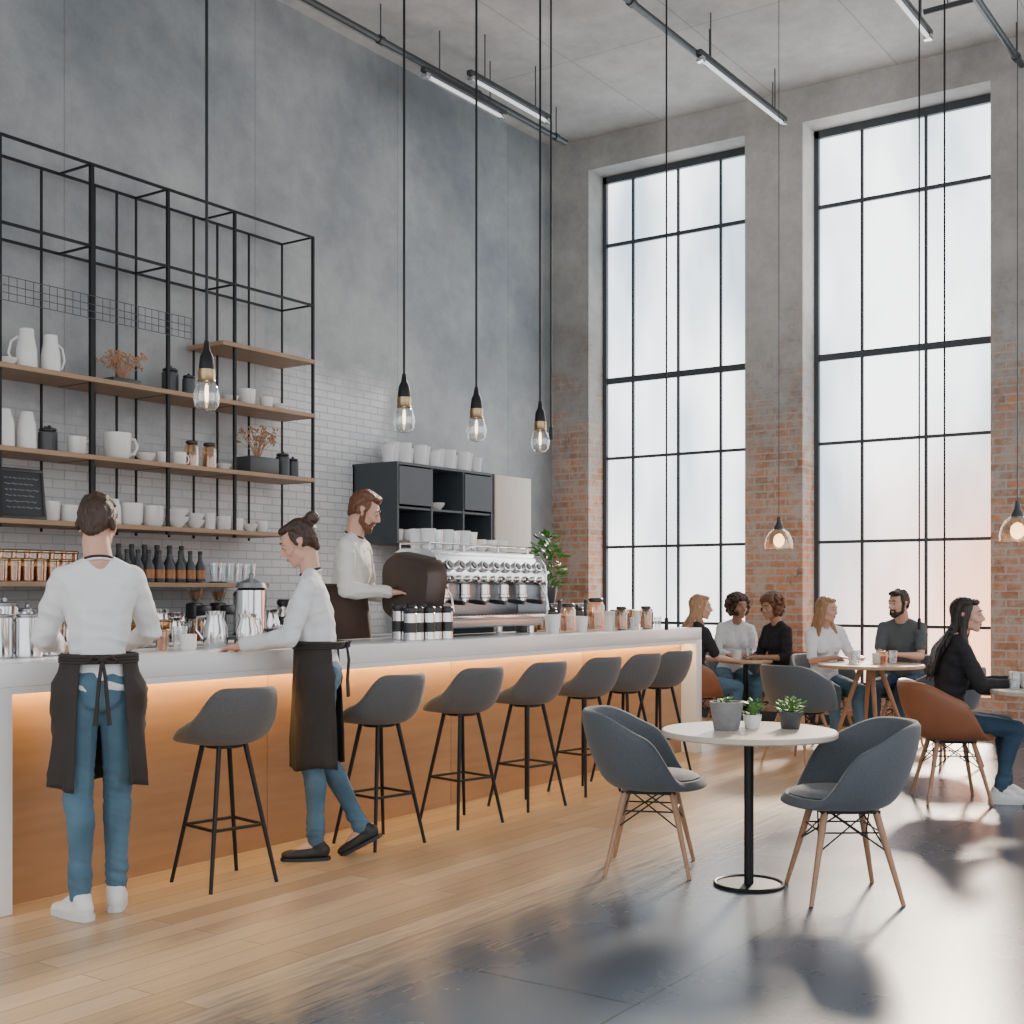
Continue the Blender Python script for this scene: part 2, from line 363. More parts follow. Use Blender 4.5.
# ------------------------------------------------------------------ pendants
def pendant_bulb(x,y,z):
    o=emp('pendant_lamp',(x,y,z))
    bm=B(); tube(bm,[(0,0,.17),(0,0,H-z)],.008,8); mk('cord',bm,'black',o)
    bm=B(); cyl(bm,.06,H-z-.03,H-z,seg=20,bev=.006); mk('ceiling_rose',bm,'black',o)
    bm=B(); lathe(bm,[(0,.2),(.012,.2),(.02,.15),(.034,.12),(.04,.07),(.04,.05),(0,.05)],20); mk('socket',bm,'black',o)
    bm=B(); lathe(bm,[(0,.052),(.043,.052),(.045,.03),(.043,.0),(.048,-.01),(.03,-.012),(0,-.012)],20); mk('brass_collar',bm,'brass',o)
    bm=B(); lathe(bm,[(.04,-.01),(.055,-.03),(.066,-.07),(.068,-.1),(.06,-.14),(.035,-.165),(0,-.172)],24); mk('glass_bulb',bm,'glass',o)
    bm=B(); lathe(bm,[(0,-.02),(.008,-.03),(.011,-.07),(.008,-.11),(0,-.12)],12); mk('filament',bm,'bulb',o)
    return tag(o,'bare glass bulb pendant with brass collar on long black cord','pendant lamp','bare bulb pendants over the bar')
for x_,z_ in ((4.44,2.45),(6.04,2.51),(6.8,2.53),(7.58,2.53)): pendant_bulb(x_,5.0,z_)
def pendant_cone(x,y,z):
    o=emp('pendant_lamp',(x,y,z))
    bm=B(); tube(bm,[(0,0,.16),(0,0,H-z)],.003,8); mk('cord',bm,'pipe',o)
    bm=B(); cyl(bm,.05,H-z-.03,H-z,bev=.006); mk('ceiling_rose',bm,'pipe',o)
    bm=B(); lathe(bm,[(0,.2),(.013,.2),(.02,.15),(.036,.12),(.042,.09),(0,.09)],18); mk('socket',bm,'pipe',o)
    bm=B(); lathe(bm,[(.042,.1),(.075,.075),(.1,.03),(.112,-.02),(.11,-.055),(.107,-.055),(.108,-.02),(.096,.03),(.07,.07),(.038,.095)],28); mk('glass_shade',bm,'warmglass',o)
    bm=B(); sph(bm,(0,0,.01),(.045,.045,.055)); mk('bulb',bm,'bulb',o)
    return tag(o,'small rounded glass shade pendant with warm bulb above seated guests','pendant lamp','glass shade pendants over the tables')
pendant_cone(9.43,3.94,1.75); pendant_cone(8.41,1.90,1.73)
def cable(x,y,z0):
    o=emp('hanging_cable',(x,y,z0)); bm=B(); tube(bm,[(0,0,0),(0,0,H-z0)],.007,8); mk('cord',bm,'black',o)
    bm=B(); cyl(bm,.045,H-z0-.03,H-z0,bev=.006); mk('ceiling_rose',bm,'black',o)
    bm=B(); cyl(bm,.014,-.05,.04,bev=.004); mk('end_plug',bm,'black',o)
    return tag(o,'long black cable hanging from the ceiling before the windows','cable','long hanging cables')
cable(7.6,4.92,2.5); cable(8.2,4.30,1.12); cable(10.07,3.02,1.1); cable(9.17,2.57,.95)

# ------------------------------------------------------------------ bar counter
o=emp('bar_counter',(0,0,0))
bm=B(); box(bm,2.98,9.6,4.70,5.40,.95,1.05,.006); mk('worktop',bm,'quartz',o)
for a,b in ((2.98,3.12),(9.5,9.6)):
    bm=B(); box(bm,a,b,4.70,5.40,0,.95,.004); mk('end_panel',bm,'quartz',o)
bm=B()
n=4
for i in range(n):
    a=3.12+i*6.38/n; box(bm,a+.002,a+6.38/n-.002,4.84,4.87,.0,.95,.002)
mk('front_panel',bm,'barwood',o)
bm=B(); box(bm,3.12,9.5,5.30,5.34,.0,.95); mk('rear_panel',bm,'dark',o)
bm=B(); box(bm,3.12,9.5,4.705,4.72,.92,.95); mk('valance',bm,'quartz',o)
bm=B(); box(bm,3.15,9.45,4.785,4.80,.935,.95); mk('light_strip',bm,'led',o)
tag(o,'long bar counter with white stone top and glowing oak front','bar counter')
bm=B(); box(bm,3.2,9.3,5.45,6.6,0,.15,.01); tag(mk('duckboard_platform',bm,'dark'),'low dark platform on the floor behind the bar','platform')
o=emp('back_counter',(0,0,0))
bm=B(); box(bm,2.2,8.7,7.25,7.94,.93,.98,.006); mk('worktop',bm,'steel',o)
for i in range(6):
    a=2.25+i*1.07
    bm=B(); box(bm,a,a+1.05,7.32,7.93,0.0,.93,.004); c=mk('cabinet_body',bm,'dark',o)
    bm=B(); tube(bm,[(a+.2,7.29,.82),(a+.85,7.29,.82)],.008,8); mk('handle',bm,'steel',c)
tag(o,'low dark back counter with steel top against tiled wall','counter')

# ------------------------------------------------------------------ wall shelving
YF=7.5; sx=[4.0,4.88,5.60,6.28,6.95,7.84]
o=emp('shelving_frame',(0,0,0))
for i,x_ in enumerate(sx):
    w_=.014 if i==2 else .011
    bm=B(); box(bm,x_-w_,x_+w_,YF-w_,YF+w_,.98 if i in(2,) else 1.78,4.38); mk('post',bm,'black',o,smooth=False)
for x_ in [4.3,4.7,5.1,5.45,5.9,6.1,6.28,6.6,6.85,7.1,7.45,7.84]:
    bm=B(); box(bm,x_-.007,x_+.007,7.86,7.874,1.78,4.38); mk('post',bm,'black',o,smooth=False)
for z_ in (4.38,3.8):
    for y_ in (YF,7.87):
        bm=B(); box(bm,4.0,7.85,y_-.009,y_+.009,z_-.009,z_+.009); mk('rail',bm,'black',o,smooth=False)
for x_ in sx:
    for z_ in (4.38,3.8,2.84,2.29,1.81):
        bm=B(); box(bm,x_-.007,x_+.007,YF,7.88,z_-.007,z_+.007); mk('bracket',bm,'black',o,smooth=False)
bm=B()
for i in range(41): box(bm,4.0+i*.062-.0015,4.0+i*.062+.0015,YF-.03,YF-.027,3.28,3.44)
for z_ in (3.28,3.33,3.38,3.44): box(bm,4.0,6.48,YF-.034,YF-.028,z_-.002,z_+.002)
mk('wire_guard',bm,'pipe',o,smooth=False)
for z_,a,b in ((3.33,6.8,7.84),(2.87,4.0,7.84),(2.32,4.0,7.84),(1.84,4.0,7.5),(1.42,4.0,7.3)):
    bm=B(); box(bm,a,b,YF-.03,7.9,z_-.035,z_,.004); mk('shelf',bm,'shelfw',o,smooth=False)
tag(o,'tall black steel grid shelving with oak boards on wall','shelving unit')

# ------------------------------------------------------------------ small items
def b_mug():
    bm=B(); lathe(bm,[(0,0),(.032,0),(.043,.015),(.046,.09),(.043,.09),(.04,.02),(0,.012)],24); o=mk('mug',bm,'white')
    bm=B(); tube(bm,[(.044,0,.075),(.07,0,.075),(.08,0,.05),(.068,0,.025),(.043,0,.022)],.006,8); mk('handle',bm,'white',o)
    return tag(o,'white ceramic mug with handle','mug')
def b_cup():
    bm=B(); lathe(bm,[(0,0),(.03,0),(.04,.1),(.042,.104),(.037,.104),(.028,.01),(0,.008)],20); return tag(mk('paper_cup',bm,'paper'),'plain white takeaway cup','cup')
def b_bowl():
    bm=B(); lathe(bm,[(0,0),(.03,0),(.034,.01),(.07,.05),(.078,.075),(.074,.075),(.064,.05),(0,.014)],24); return tag(mk('bowl',bm,'white'),'white ceramic bowl','bowl')
def b_pitcher():
    bm=B(); lathe(bm,[(0,0),(.055,0),(.062,.02),(.06,.12),(.045,.2),(.042,.245),(.038,.245),(.04,.2),(.053,.12),(0,.02)],24); o=mk('pitcher',bm,'white')
    bm=B(); tube(bm,[(.045,0,.2),(.085,0,.17),(.1,0,.1),(.08,0,.045),(.058,0,.04)],.008,8); mk('handle',bm,'white',o)
    return tag(o,'tall white ceramic pitcher','pitcher')
def b_vase():
    bm=B(); lathe(bm,[(0,0),(.05,0),(.055,.02),(.052,.14),(.035,.21),(.033,.215),(.03,.2),(0,.02)],24); return tag(mk('vase',bm,'white'),'tall white tapered ceramic vase','vase')
def b_djar():
    bm=B(); cyl(bm,.05,0,.15,bev=.008); o=mk('canister',bm,'darkceramic'); bm=B(); cyl(bm,.046,.151,.17,bev=.006); cyl(bm,.012,.17,.188,bev=.004); mk('lid',bm,'blackp',o)
    return tag(o,'dark storage canister with lid','canister')
def b_scan():
    bm=B(); cyl(bm,.04,0,.17,bev=.006); o=mk('canister',bm,'chrome'); bm=B(); cyl(bm,.043,.17,.205,bev=.008); mk('lid',bm,'blackp',o)
    bm=B(); cyl(bm,.0408,.05,.11); mk('band',bm,'blackp',o)
    return tag(o,'steel coffee canister with black lid','canister')
def b_tin():
    bm=B(); cyl(bm,.06,0,.19,bev=.008); cyl(bm,.062,.02,.03); cyl(bm,.062,.165,.175); o=mk('steel_tin',bm,'chrome'); bm=B(); cyl(bm,.058,.19,.2,bev=.004); cyl(bm,.012,.2,.225,bev=.004); mk('lid',bm,'steel',o)
    return tag(o,'polished steel tin with knobbed lid','tin')
def b_bjar():
    bm=B(); lathe(bm,[(0,0),(.05,0),(.052,.01),(.052,.15),(.04,.17),(.037,.17),(.047,.15),(.047,.012),(0,.01)],20); o=mk('glass_jar',bm,'warmglass')
    bm=B(); cyl(bm,.046,.012,.11); mk('coffee_beans',bm,'amber',o); bm=B(); cyl(bm,.043,.17,.195,bev=.006); mk('lid',bm,'blackp',o)
    return tag(o,'glass jar of roasted coffee with dark lid','jar')
def b_glass():
    bm=B(); lathe(bm,[(0,0),(.026,0),(.034,.1),(.031,.1),(.024,.008),(0,.008)],16); o=mk('drinking_glass',bm,'glass'); return tag(o,'clear drinking glass','glass')
def b_tumbler():
    bm=B(); lathe(bm,[(0,0),(.03,0),(.034,.1),(.0335,.1),(.0295,.004),(0,.004)],16); o=mk('tumbler',bm,'warmglass')
    bm=B(); cyl(bm,.0285,.006,.075,r2=.031); mk('coffee',bm,'amber',o); bm=B(); cyl(bm,.036,.1,.112,bev=.004); mk('lid',bm,'brass',o)
    return tag(o,'small glass tumbler of coffee with copper lid','glass')
def b_bottle():
    bm=B(); lathe(bm,[(0,0),(.036,0),(.038,.01),(.038,.11),(.016,.16),(.014,.2),(0,.2)],18); o=mk('syrup_bottle',bm,'darkceramic')
    bm=B(); cyl(bm,.016,.2,.225,bev=.003); mk('cap',bm,'blackp',o); bm=B(); cyl(bm,.0388,.03,.09); mk('bottle_label',bm,'amber',o)
    return tag(o,'dark syrup bottle with brown band','bottle')
def b_milk():
    bm=B(); lathe(bm,[(0,0),(.045,0),(.052,.02),(.05,.08),(.036,.12),(.042,.15),(.038,.15),(.032,.12),(.046,.08),(0,.015)],22); o=mk('milk_jug',bm,'chrome')
    bm=B(); tube(bm,[(.04,0,.13),(.08,0,.125),(.085,0,.07),(.05,0,.03)],.006,8); mk('handle',bm,'chrome',o)
    return tag(o,'stainless steel milk frothing jug','jug')
def b_dome():
    bm=B(); cyl(bm,.13,0,.02,bev=.005); o=mk('cake_stand',bm,'steel')
    bm=B(); lathe(bm,[(.115,.02),(.118,.1),(.1,.16),(.05,.2),(0,.21)],24); mk('glass_dome',bm,'glass',o)
    bm=B(); sph(bm,(0,0,.222),.015); mk('knob',bm,'chrome',o)
    for i in range(5):
        a=i*1.256; bm=B(); sph(bm,(.06*math.cos(a),.06*math.sin(a),.042),(.035,.03,.024)); mk('pastry',bm,'amber',o)
    return tag(o,'glass domed stand with pastries','cake stand')
def b_urn():
    bm=B(); cyl(bm,.09,.03,.34,bev=.015,seg=28); o=mk('coffee_urn',bm,'chrome')
    bm=B(); cyl(bm,.1,0,.035,bev=.008); mk('base',bm,'blackp',o)
    bm=B(); lathe(bm,[(.093,.34),(.08,.37),(.03,.39),(.012,.4),(.018,.42),(0,.43)],24); mk('lid',bm,'steel',o)
    bm=B(); tube(bm,[(0,-.085,.09),(0,-.13,.09),(0,-.13,.06)],.01,8); mk('tap',bm,'blackp',o)
    bm=B(); tube(bm,[(.09,0,.27),(.13,0,.26),(.135,0,.2),(.09,0,.19)],.009,8); mk('handle',bm,'blackp',o)
    return tag(o,'round stainless steel coffee urn with tap','coffee urn')
def b_grinder():
    bm=B(); box(bm,-.08,.08,-.1,.1,0,.03,.01); box(bm,-.06,.06,-.02,.09,.03,.3,.02); box(bm,-.05,.05,-.1,.0,.2,.28,.015); o=mk('coffee_grinder',bm,'blackp')
    bm=B(); lathe(bm,[(.03,.3),(.04,.32),(.075,.42),(.078,.46),(.075,.46),(.036,.32)],24,(0,.03,0)); mk('hopper',bm,'glass',o)
    bm=B(); lathe(bm,[(0,.31),(.036,.325),(.06,.39),(0,.395)],20,(0,.03,0)); mk('coffee_beans',bm,'amber',o)
    bm=B(); lathe(bm,[(.08,.46),(.075,.475),(0,.48)],24,(0,.03,0)); mk('lid',bm,'blackp',o)
    return tag(o,'black coffee grinder with clear bean hopper','coffee grinder')
CACHE={}; BASE={}; BLD=dict(mug=b_mug,cup=b_cup,bowl=b_bowl,pitcher=b_pitcher,vase=b_vase,djar=b_djar,scan=b_scan,tin=b_tin,bjar=b_bjar,glass=b_glass,tumbler=b_tumbler,bottle=b_bottle,milk=b_milk,dome=b_dome,urn=b_urn,grinder=b_grinder)
def where(x,y,z):
    if y>7.3:
        if z>2.5 and x>8.7: return 'on top of dark cabinet'
        if x>8.7: return 'inside dark cabinet'
        return 'on steel back counter' if z<1.2 else 'on oak wall shelf'
    if z>1.6: return 'on espresso machine'
    if z>1.0: return 'on white bar top'
    return 'on round table'
def it(kind,x,y,z,rot=0,sc=1,label=None,group=None):
    if kind in CACHE: o=dup(CACHE[kind],(x,y,z),rot,sc)
    else:
        o=BLD[kind](); CACHE[kind]=o; BASE[kind]=o['label']; o.location=(x,y,z); o.rotation_euler=(0,0,rot); o.scale=(sc,)*3
    o['label']=label or BASE[kind]+' '+where(x,y,z)
    if group: o['group']=group
    elif 'group' in o: del o['group']
    return o
def leafy(bm,n,R,z0,z1,size,seed=1):
    rnd=random.Random(seed)
    for i in range(n):
        a=rnd.uniform(0,6.283); h=rnd.uniform(z0,z1); f=math.sin(math.pi*min(1,max(0,(h-z0)/(z1-z0)*.8+.15)))
        rr=R*f*math.sqrt(rnd.random()); c=V((rr*math.cos(a),rr*math.sin(a),h))
        d=V((math.cos(a),math.sin(a),rnd.uniform(-.2,.9))).normalized(); s=d.cross(V((0,0,1))).normalized(); s=(s+V((0,0,rnd.uniform(-.5,.5)))).normalized()
        L=size*rnd.uniform(.7,1.2); w=L*.32; u=d.cross(s)*L*.12
        vs=[bm.verts.new(q) for q in (c,c+d*L*.35+s*w+u,c+d*L*.75+s*w*.7+u,c+d*L,c+d*L*.75-s*w*.7+u,c+d*L*.35-s*w+u)]
        mid=bm.verts.new(c+d*L*.5)
        for k in range(6): bm.faces.new((mid,vs[k],vs[(k+1)%6]))
def potplant(name,loc,r,h,potm,R,z1,size,n,label,leaf='leaf',dry=False,boxy=False):
    o=emp(name,loc); bm=B()
    if boxy: box(bm,-r*1.8,r*1.8,-r,r,0,h,.008)
    else: lathe(bm,[(0,0),(r*.72,0),(r*.78,h*.05),(r,h*.85),(r*1.02,h),(r*.9,h),(r*.86,h*.85),(0,h*.84)],24)
    mk('pot',bm,potm,o); bm=B(); cyl(bm,r*.86,h*.8,h*.9); mk('soil',bm,'soil',o)
    rnd=random.Random(n); bm=B()
    for i in range(8 if not dry else 34):
        a=rnd.uniform(0,6.28); q=R*rnd.uniform(.2,1)*(1.3 if boxy else 1)
        tip=V((q*math.cos(a),q*math.sin(a)*.8,rnd.uniform(h+(z1-h)*.5,z1)))
        tube(bm,[(0,0,h*.85),(tip.x*.4,tip.y*.4,(h+tip.z)/2),tip],[.003,.0025,.0015],5)
        if dry:
            for k in range(6): sph(bm,tip+V([rnd.uniform(-.024,.024) for _ in range(3)]),.009,1)
    mk('stems',bm,'dry' if dry else 'leaf',o)
    if not dry: bm=B(); leafy(bm,n,R,h*.9,z1,size,n); f_=mk('foliage',bm,leaf,o); f_['kind']='stuff'
    return tag(o,label,'plant')
Y=7.66
g='crockery on the wall shelves'
z=2.87
it('bowl',5.04,Y,z,0,.9,group=g); it('pitcher',5.17,Y-.03,z,2.5,1.15,group=g); it('pitcher',5.36,Y-.03,z,0,1.1,group=g)
potplant('dried_flower_arrangement',(5.97,Y-.02,z),.07,.05,'darkceramic',.15,.25,.05,31,'dried brown flowers in a low dark dish on shelf',dry=True,boxy=True)
it('djar',6.62,Y,z,group=g); it('djar',6.52,Y+.1,z,0,1.3,group=g)
for x_,k,s in ((7.05,'bowl',.9),(7.23,'mug',1.6),(7.45,'mug',1.2),(7.6,'bowl',.9)): it(k,x_,Y,z,.4,s,group=g)
z=2.32
it('vase',5.02,Y,z,0,1.25,group=g); it('vase',5.19,Y,z,0,1.25,group=g); it('djar',5.34,Y,z,0,1.0,group=g); it('djar',5.42,Y+.07,z,0,1.1,group=g)
it('mug',5.58,Y-.02,z,0,1.5,group=g); it('mug',5.93,Y-.02,z,0,2.2,'large white ceramic jug-sized mug on shelf',group=g)
it('bowl',6.2,Y,z,0,1.0,group=g); it('mug',6.36,Y,z,1,1.1,group=g); it('mug',6.5,Y-.03,z,0,1.2,group=g)
it('bjar',6.65,Y,z,0,1.1,group=g); it('bjar',6.83,Y,z,0,1.1,group=g); it('bowl',6.98,Y,z,0,.8,group=g)
potplant('dried_flower_arrangement',(7.33,Y-.02,z),.09,.14,'darkceramic',.14,.38,.05,33,'dried brown flowers in a dark box planter on shelf',dry=True,boxy=True)
it('djar',7.64,Y,z,0,1.2,group=g); it('djar',7.76,Y,z,0,1,group=g)
z=1.84
it('mug',5.37,Y,z,2.6,1.6,group=g); it('mug',5.53,Y,z,0,1.4,group=g)
for x_,k,s in ((5.75,'bowl',1),(5.92,'vase',.9),(6.07,'mug',1.9),(6.27,'mug',1.8),(6.5,'bowl',1.2),(6.68,'bowl',1),(6.83,'cup',1.3),(6.98,'mug',1.3),(7.12,'mug',1.2),(7.26,'bowl',.9),(7.4,'mug',1.1)): it(k,x_,Y,z,.3,s,group=g)
it('bowl',6.5,Y,z+.06,0,1.2,group=g); it('bowl',6.68,Y,z+.05,0,1.0,group=g)
z=1.42; g2='glasses on the low shelf'
for i in range(9): it('tumbler',4.84+i*.1,Y-.08,z,0,1.4,group=g2)
for i in range(8): it('tumbler',4.9+i*.1,Y+.1,z,0,2.0,group=g2)
for i in range(8): it('bottle',6.0+i*.1,Y-.04,z,0,1.1,group='syrup bottles on the low shelf')
for i in range(6): it('bottle',6.05+i*.12,Y+.12,z,0,1.3,group='syrup bottles on the low shelf')
for i in range(5): it('glass',6.85+i*.09,Y-.05,z,0,1.6,group=g2)
z=.98; g3='things on the back counter'
for x_,k,s in ((4.62,'dome',1.3),(4.95,'tin',1.5),(5.12,'tin',1.3),(5.3,'milk',1.6),(5.48,'scan',1.4),(5.65,'dome',1.2),(6.0,'dome',1.2),(6.25,'milk',1.6),(6.42,'milk',1.4),(6.62,'grinder',.95),(6.86,'grinder',.95),(7.1,'urn',1.0),(7.4,'milk',1.5),(7.55,'scan',1.5),(7.7,'scan',1.5),(7.85,'milk',1.4),(8.05,'djar',1.2)): it(k,x_,7.55,z,.3,s,group=g3)
for i in range(18): it(('glass','tumbler','milk')[i%3],4.8+i*.1,7.33,z,0,1.5 if i%3<2 else 1.2,group=g3)
o=emp('chalkboard_sign',(5.08,7.54,1.84)); o.rotation_euler=(rad(-8),0,0)
bm=B(); box(bm,-.17,.17,-.008,.008,.02,.33,.003); mk('board',bm,'slate',o)
bm=B()
for a,b,c_,d in ((-.18,.18,0,.025),(-.18,.18,.325,.35),(-.18,-.16,.02,.33),(.16,.18,.02,.33)): box(bm,a,b,-.014,.01,c_,d,.003)
mk('board_frame',bm,'blackp',o)
bm=B(); rnd=random.Random(4)
for i in range(6):
    zz=.28-i*.04; xx=-.12
    while xx<.1:
        w=rnd.uniform(.015,.05); tube(bm,[(xx,-.0095,zz),(xx+w*.3,-.0095,zz+.006),(xx+w*.6,-.0095,zz-.005),(xx+w,-.0095,zz+.002)],.0016,4); xx+=w+.012
mk('chalk_marks',bm,'chalk',o); tag(o,'small black chalkboard with faint chalk lines on shelf','chalkboard')

# ------------------------------------------------------------------ dark cabinet beyond
o=emp('wall_cabinet',(8.84,7.4,0)); W=1.5
bm=B(); T=.025
box(bm,0,W,0,.55,2.525,2.55); box(bm,0,W,.0,.54,1.80,1.825); box(bm,0,T,0,.54,1.825,2.525); box(bm,W-T,W,0,.54,1.825,2.525); box(bm,0,W,.52,.54,1.825,2.525)
mk('carcass',bm,'dark',o,smooth=False)
for x_ in (.52,1.02):
    bm=B(); box(bm,x_-.012,x_+.012,0.005,.52,1.825,2.525); mk('divider',bm,'dark',o,smooth=False)
bm=B(); box(bm,T,W-T,.01,.52,2.12,2.14); mk('shelf',bm,'dark',o,smooth=False)
for a,b in ((T,.51),(1.03,W-T)):
    bm=B(); box(bm,a,b,-.005,.015,2.16,2.51); c=mk('door',bm,'dark',o,smooth=False)
tag(o,'dark open wall cabinet with cubby holes holding cups','cabinet')
o=emp('tall_cabinet',(10.38,7.4,0)); bm=B(); box(bm,0,.66,.02,.54,0,2.55); mk('carcass',bm,'dark',o,smooth=False)
bm=B(); box(bm,0.005,.655,-.005,.02,0.05,2.545,.003); c=mk('door',bm,'door',o); bm=B(); tube(bm,[(.05,-.03,1.3),(.05,-.03,1.6)],.008,8); mk('handle',bm,'black',c)
tag(o,'tall cabinet with pale birch door beside the dark cabinet','cabinet')
g='paper cups on top of the cabinet'
for i in range(13): it('cup',8.92+i*.115,7.58+.05*(i%2),2.55,0,1.95 if i%3 else 1.6,group=g)
for i,x_ in enumerate((9.42,9.55,9.7)): it('mug' if i%2 else 'bowl',x_,7.62,2.14,.5,1.1,group='crockery in the dark cabinet')
for i in range(9): it('mug' if i%3 else 'cup',8.95+i*.15,7.62,1.825,.4,1.3,group='crockery in the dark cabinet')
bm=B(); box(bm,9.85,10.5,6.4,6.95,0,1.24,.006); o=mk('plinth_cabinet',bm,'dark'); bm=B(); box(bm,9.87,10.48,6.385,6.4,.05,1.2,.003); mk('door',bm,'dark',o); tag(o,'waist-high dark cabinet carrying a green plant','cabinet')
potplant('potted_plant',(10.2,6.65,1.24),.1,.16,'darkceramic',.17,.68,.09,170,'leafy green houseplant in a dark pot')

# ------------------------------------------------------------------ espresso machine
o=emp('espresso_machine',(6.98,5.17,1.05)); L=.6
bm=B(); box(bm,-L,L,-.2,.2,.06,.13,.02,3); box(bm,-L,L,.02,.2,.12,.54,.02); mk('body',bm,'steel',o)
bm=B()
pr=[(-.17,.35),(-.21,.37),(-.215,.40),(-.19,.46),(-.15,.53),(-.11,.57),(-.05,.585),(.14,.585),(.19,.56),(.2,.5),(.2,.35)]
for s_ in (-L,L):
    vs=[bm.verts.new((s_,a,b)) for a,b in pr]
    if s_<0: v0=vs; bm.faces.new(vs)
    else: v1=vs; bm.faces.new(vs[::-1])
for i in range(len(pr)): j=(i+1)%len(pr); bm.faces.new((v0[i],v0[j],v1[j],v1[i]))
mk('hood',bm,'chrome',o)
def side(xa,xb,mt,dx,pts):
    bm=B(); P=[]
    for y_,z_,r_ in pts:
        for t in range(14):
            for x_,k in ((xa,.7),(xa+dx*.35,.93),(xb,1)):
                P.append(V((x_+ (.05 if dx>0 else 0)*(z_-.3),y_*(.9+.1*k)+r_*k*math.cos(t/14*6.283),z_+r_*k*math.sin(t/14*6.283))))
    hull(bm,P); mk('side_panel',bm,mt,o)
side(-L-.13,-L+.02,'brown',.13,((-.10,.24,.11),(.12,.22,.10),(-.10,.40,.13),(.10,.43,.14))); side(L+.04,L,'chrome',-.04,((-.15,.15,.07),(.15,.15,.07),(-.09,.44,.13),(.10,.46,.12)))
bm=B(); box(bm,-L+.03,L-.03,-.24,-.0,.12,.14,.005)
for i in range(28): box(bm,-L+.06+i*.04,-L+.07+i*.04,-.23,-.01,.14,.146)
mk('drip_tray',bm,'chrome',o)
for sx_ in (-1,1):
    for sy in (-1,1):
        bm=B(); cyl(bm,.025,0,.06,(sx_*(L-.08),sy*.14,0),16,.004); mk('foot',bm,'chrome',o)
for i in range(5):
    gx=-.46+i*.23
    bm=B(); cyl(bm,.04,.27,.37,(gx,-.1,0),20,.006); cyl(bm,.046,.26,.285,(gx,-.1,0),20,.004); gh=mk('group_head',bm,'chrome',o)
    bm=B(); cyl(bm,.036,.225,.26,(gx,-.1,0),20,.006); tube(bm,[(gx,-.1,.24),(gx,-.16,.235)],.01,8); pf=mk('portafilter',bm,'chrome',gh)
    bm=B(); tube(bm,[(gx,-.15,.237),(gx,-.2,.232),(gx,-.28,.225)],[.012,.016,.014],10); mk('handle',bm,'blackp',pf)
def dial(gx,y_,z_,r,tilt,knob):
    bm=B(); t=bmesh.new(); cyl(t,r,-.008,.03,seg=20,bev=.006); Rm=Matrix.Rotation(rad(tilt),3,'X'); bmesh.ops.rotate(t,verts=t.verts,cent=(0,0,0),matrix=Rm); bmesh.ops.translate(t,verts=t.verts,vec=(gx,y_,z_)); join(bm,t)
    d=mk('dial',bm,'chrome',o)
    bm=B(); t=bmesh.new(); cyl(t,r*.62,.026,.036,seg=18,bev=.003); bmesh.ops.rotate(t,verts=t.verts,cent=(0,0,0),matrix=Rm); bmesh.ops.translate(t,verts=t.verts,vec=(gx,y_,z_)); join(bm,t)
    mk('knob',bm,knob,d)
for i in range(9): dial(-.52+i*.13,-.185,.465,.04,60,'blackp')
for i in range(12): dial(-.53+i*.096,-.205,.385,.022,80,'chrome' if i%3 else 'blackp')
for gx in (-.56,.56):
    bm=B(); tube(bm,[(gx,-.12,.38),(gx,-.19,.36),(gx+.01,-.24,.28),(gx+.01,-.26,.17)],.008,8); mk('steam_wand',bm,'chrome',o)
bm=B(); tube(bm,[(-L+.03,-.08,.62),(L-.03,-.08,.62),(L-.03,.17,.62),(-L+.03,.17,.62)],.007,8,closed=True)
for a in (-L+.03,-.2,.2,L-.03):
    for b in (-.08,.17): tube(bm,[(a,b,.56),(a,b,.62)],.005,6)
mk('cup_rail',bm,'chrome',o)
tag(o,'large chrome espresso machine with bronze side panel on the bar','espresso machine')
g='cups stacked on the espresso machine'
for i in range(6):
    for j in range(2): it('glass' if i%2 else 'cup',6.47+i*.095,5.15+j*.1,1.636,0,1.25,group=g)
for i in range(3): it('mug',7.12+i*.13,5.2,1.636,.5,.9,group=g)
# things on the bar
z=1.05; g='canisters in front of the espresso machine'
for i,x_ in enumerate((5.93,6.02,6.11,6.2,6.29)): it('scan',x_,4.86+.02*(i%2),z,0,1.02,group=g)
for i,x_ in enumerate((5.98,6.08,6.18)): it('scan',x_,4.99,z,0,1.1,group=g)
g='cups and jars on the bar'
for i in range(9): it('cup' if i%4!=2 else 'bjar',7.68+i*.1,4.95+.09*(i%2),z,0,1.1 if i%3 else 1.3,group=g)
for i in range(7): it(('bjar','djar','glass','cup')[i%4],8.55+i*.1,4.88+.04*(i%2),z,.4,.95,group=g)
for i in range(5): it('tumbler' if i%2 else 'cup',8.75+i*.1,5.1,z,0,1.4,group=g)
for i in range(8): it(('djar','bottle','bjar')[i%3],7.7+i*.13,5.24,z,0,1.05,group=g)
it('urn',4.98,5.24,z,.5,.95); it('milk',4.68,5.2,z,2,1.3); it('milk',4.8,5.08,z,0,1.2); it('mug',4.30,4.98,z,1,.95); it('tumbler',4.2,5.06,z,0,1.0); it('glass',4.4,5.16,z,0,1.2)
it('tin',3.44,5.06,z,0,1.0); it('tin',3.58,5.12,z,0,1.05); it('tin',3.33,5.12,z,0,1.0); it('glass',4.05,5.15,z,0,1.1); it('tumbler',3.95,5.2,z,0,1.2)
it('bjar',3.85,5.22,z,0,.9); it('glass',5.17,5.18,z,0,1.1); it('glass',5.27,5.22,z,0,1.1)

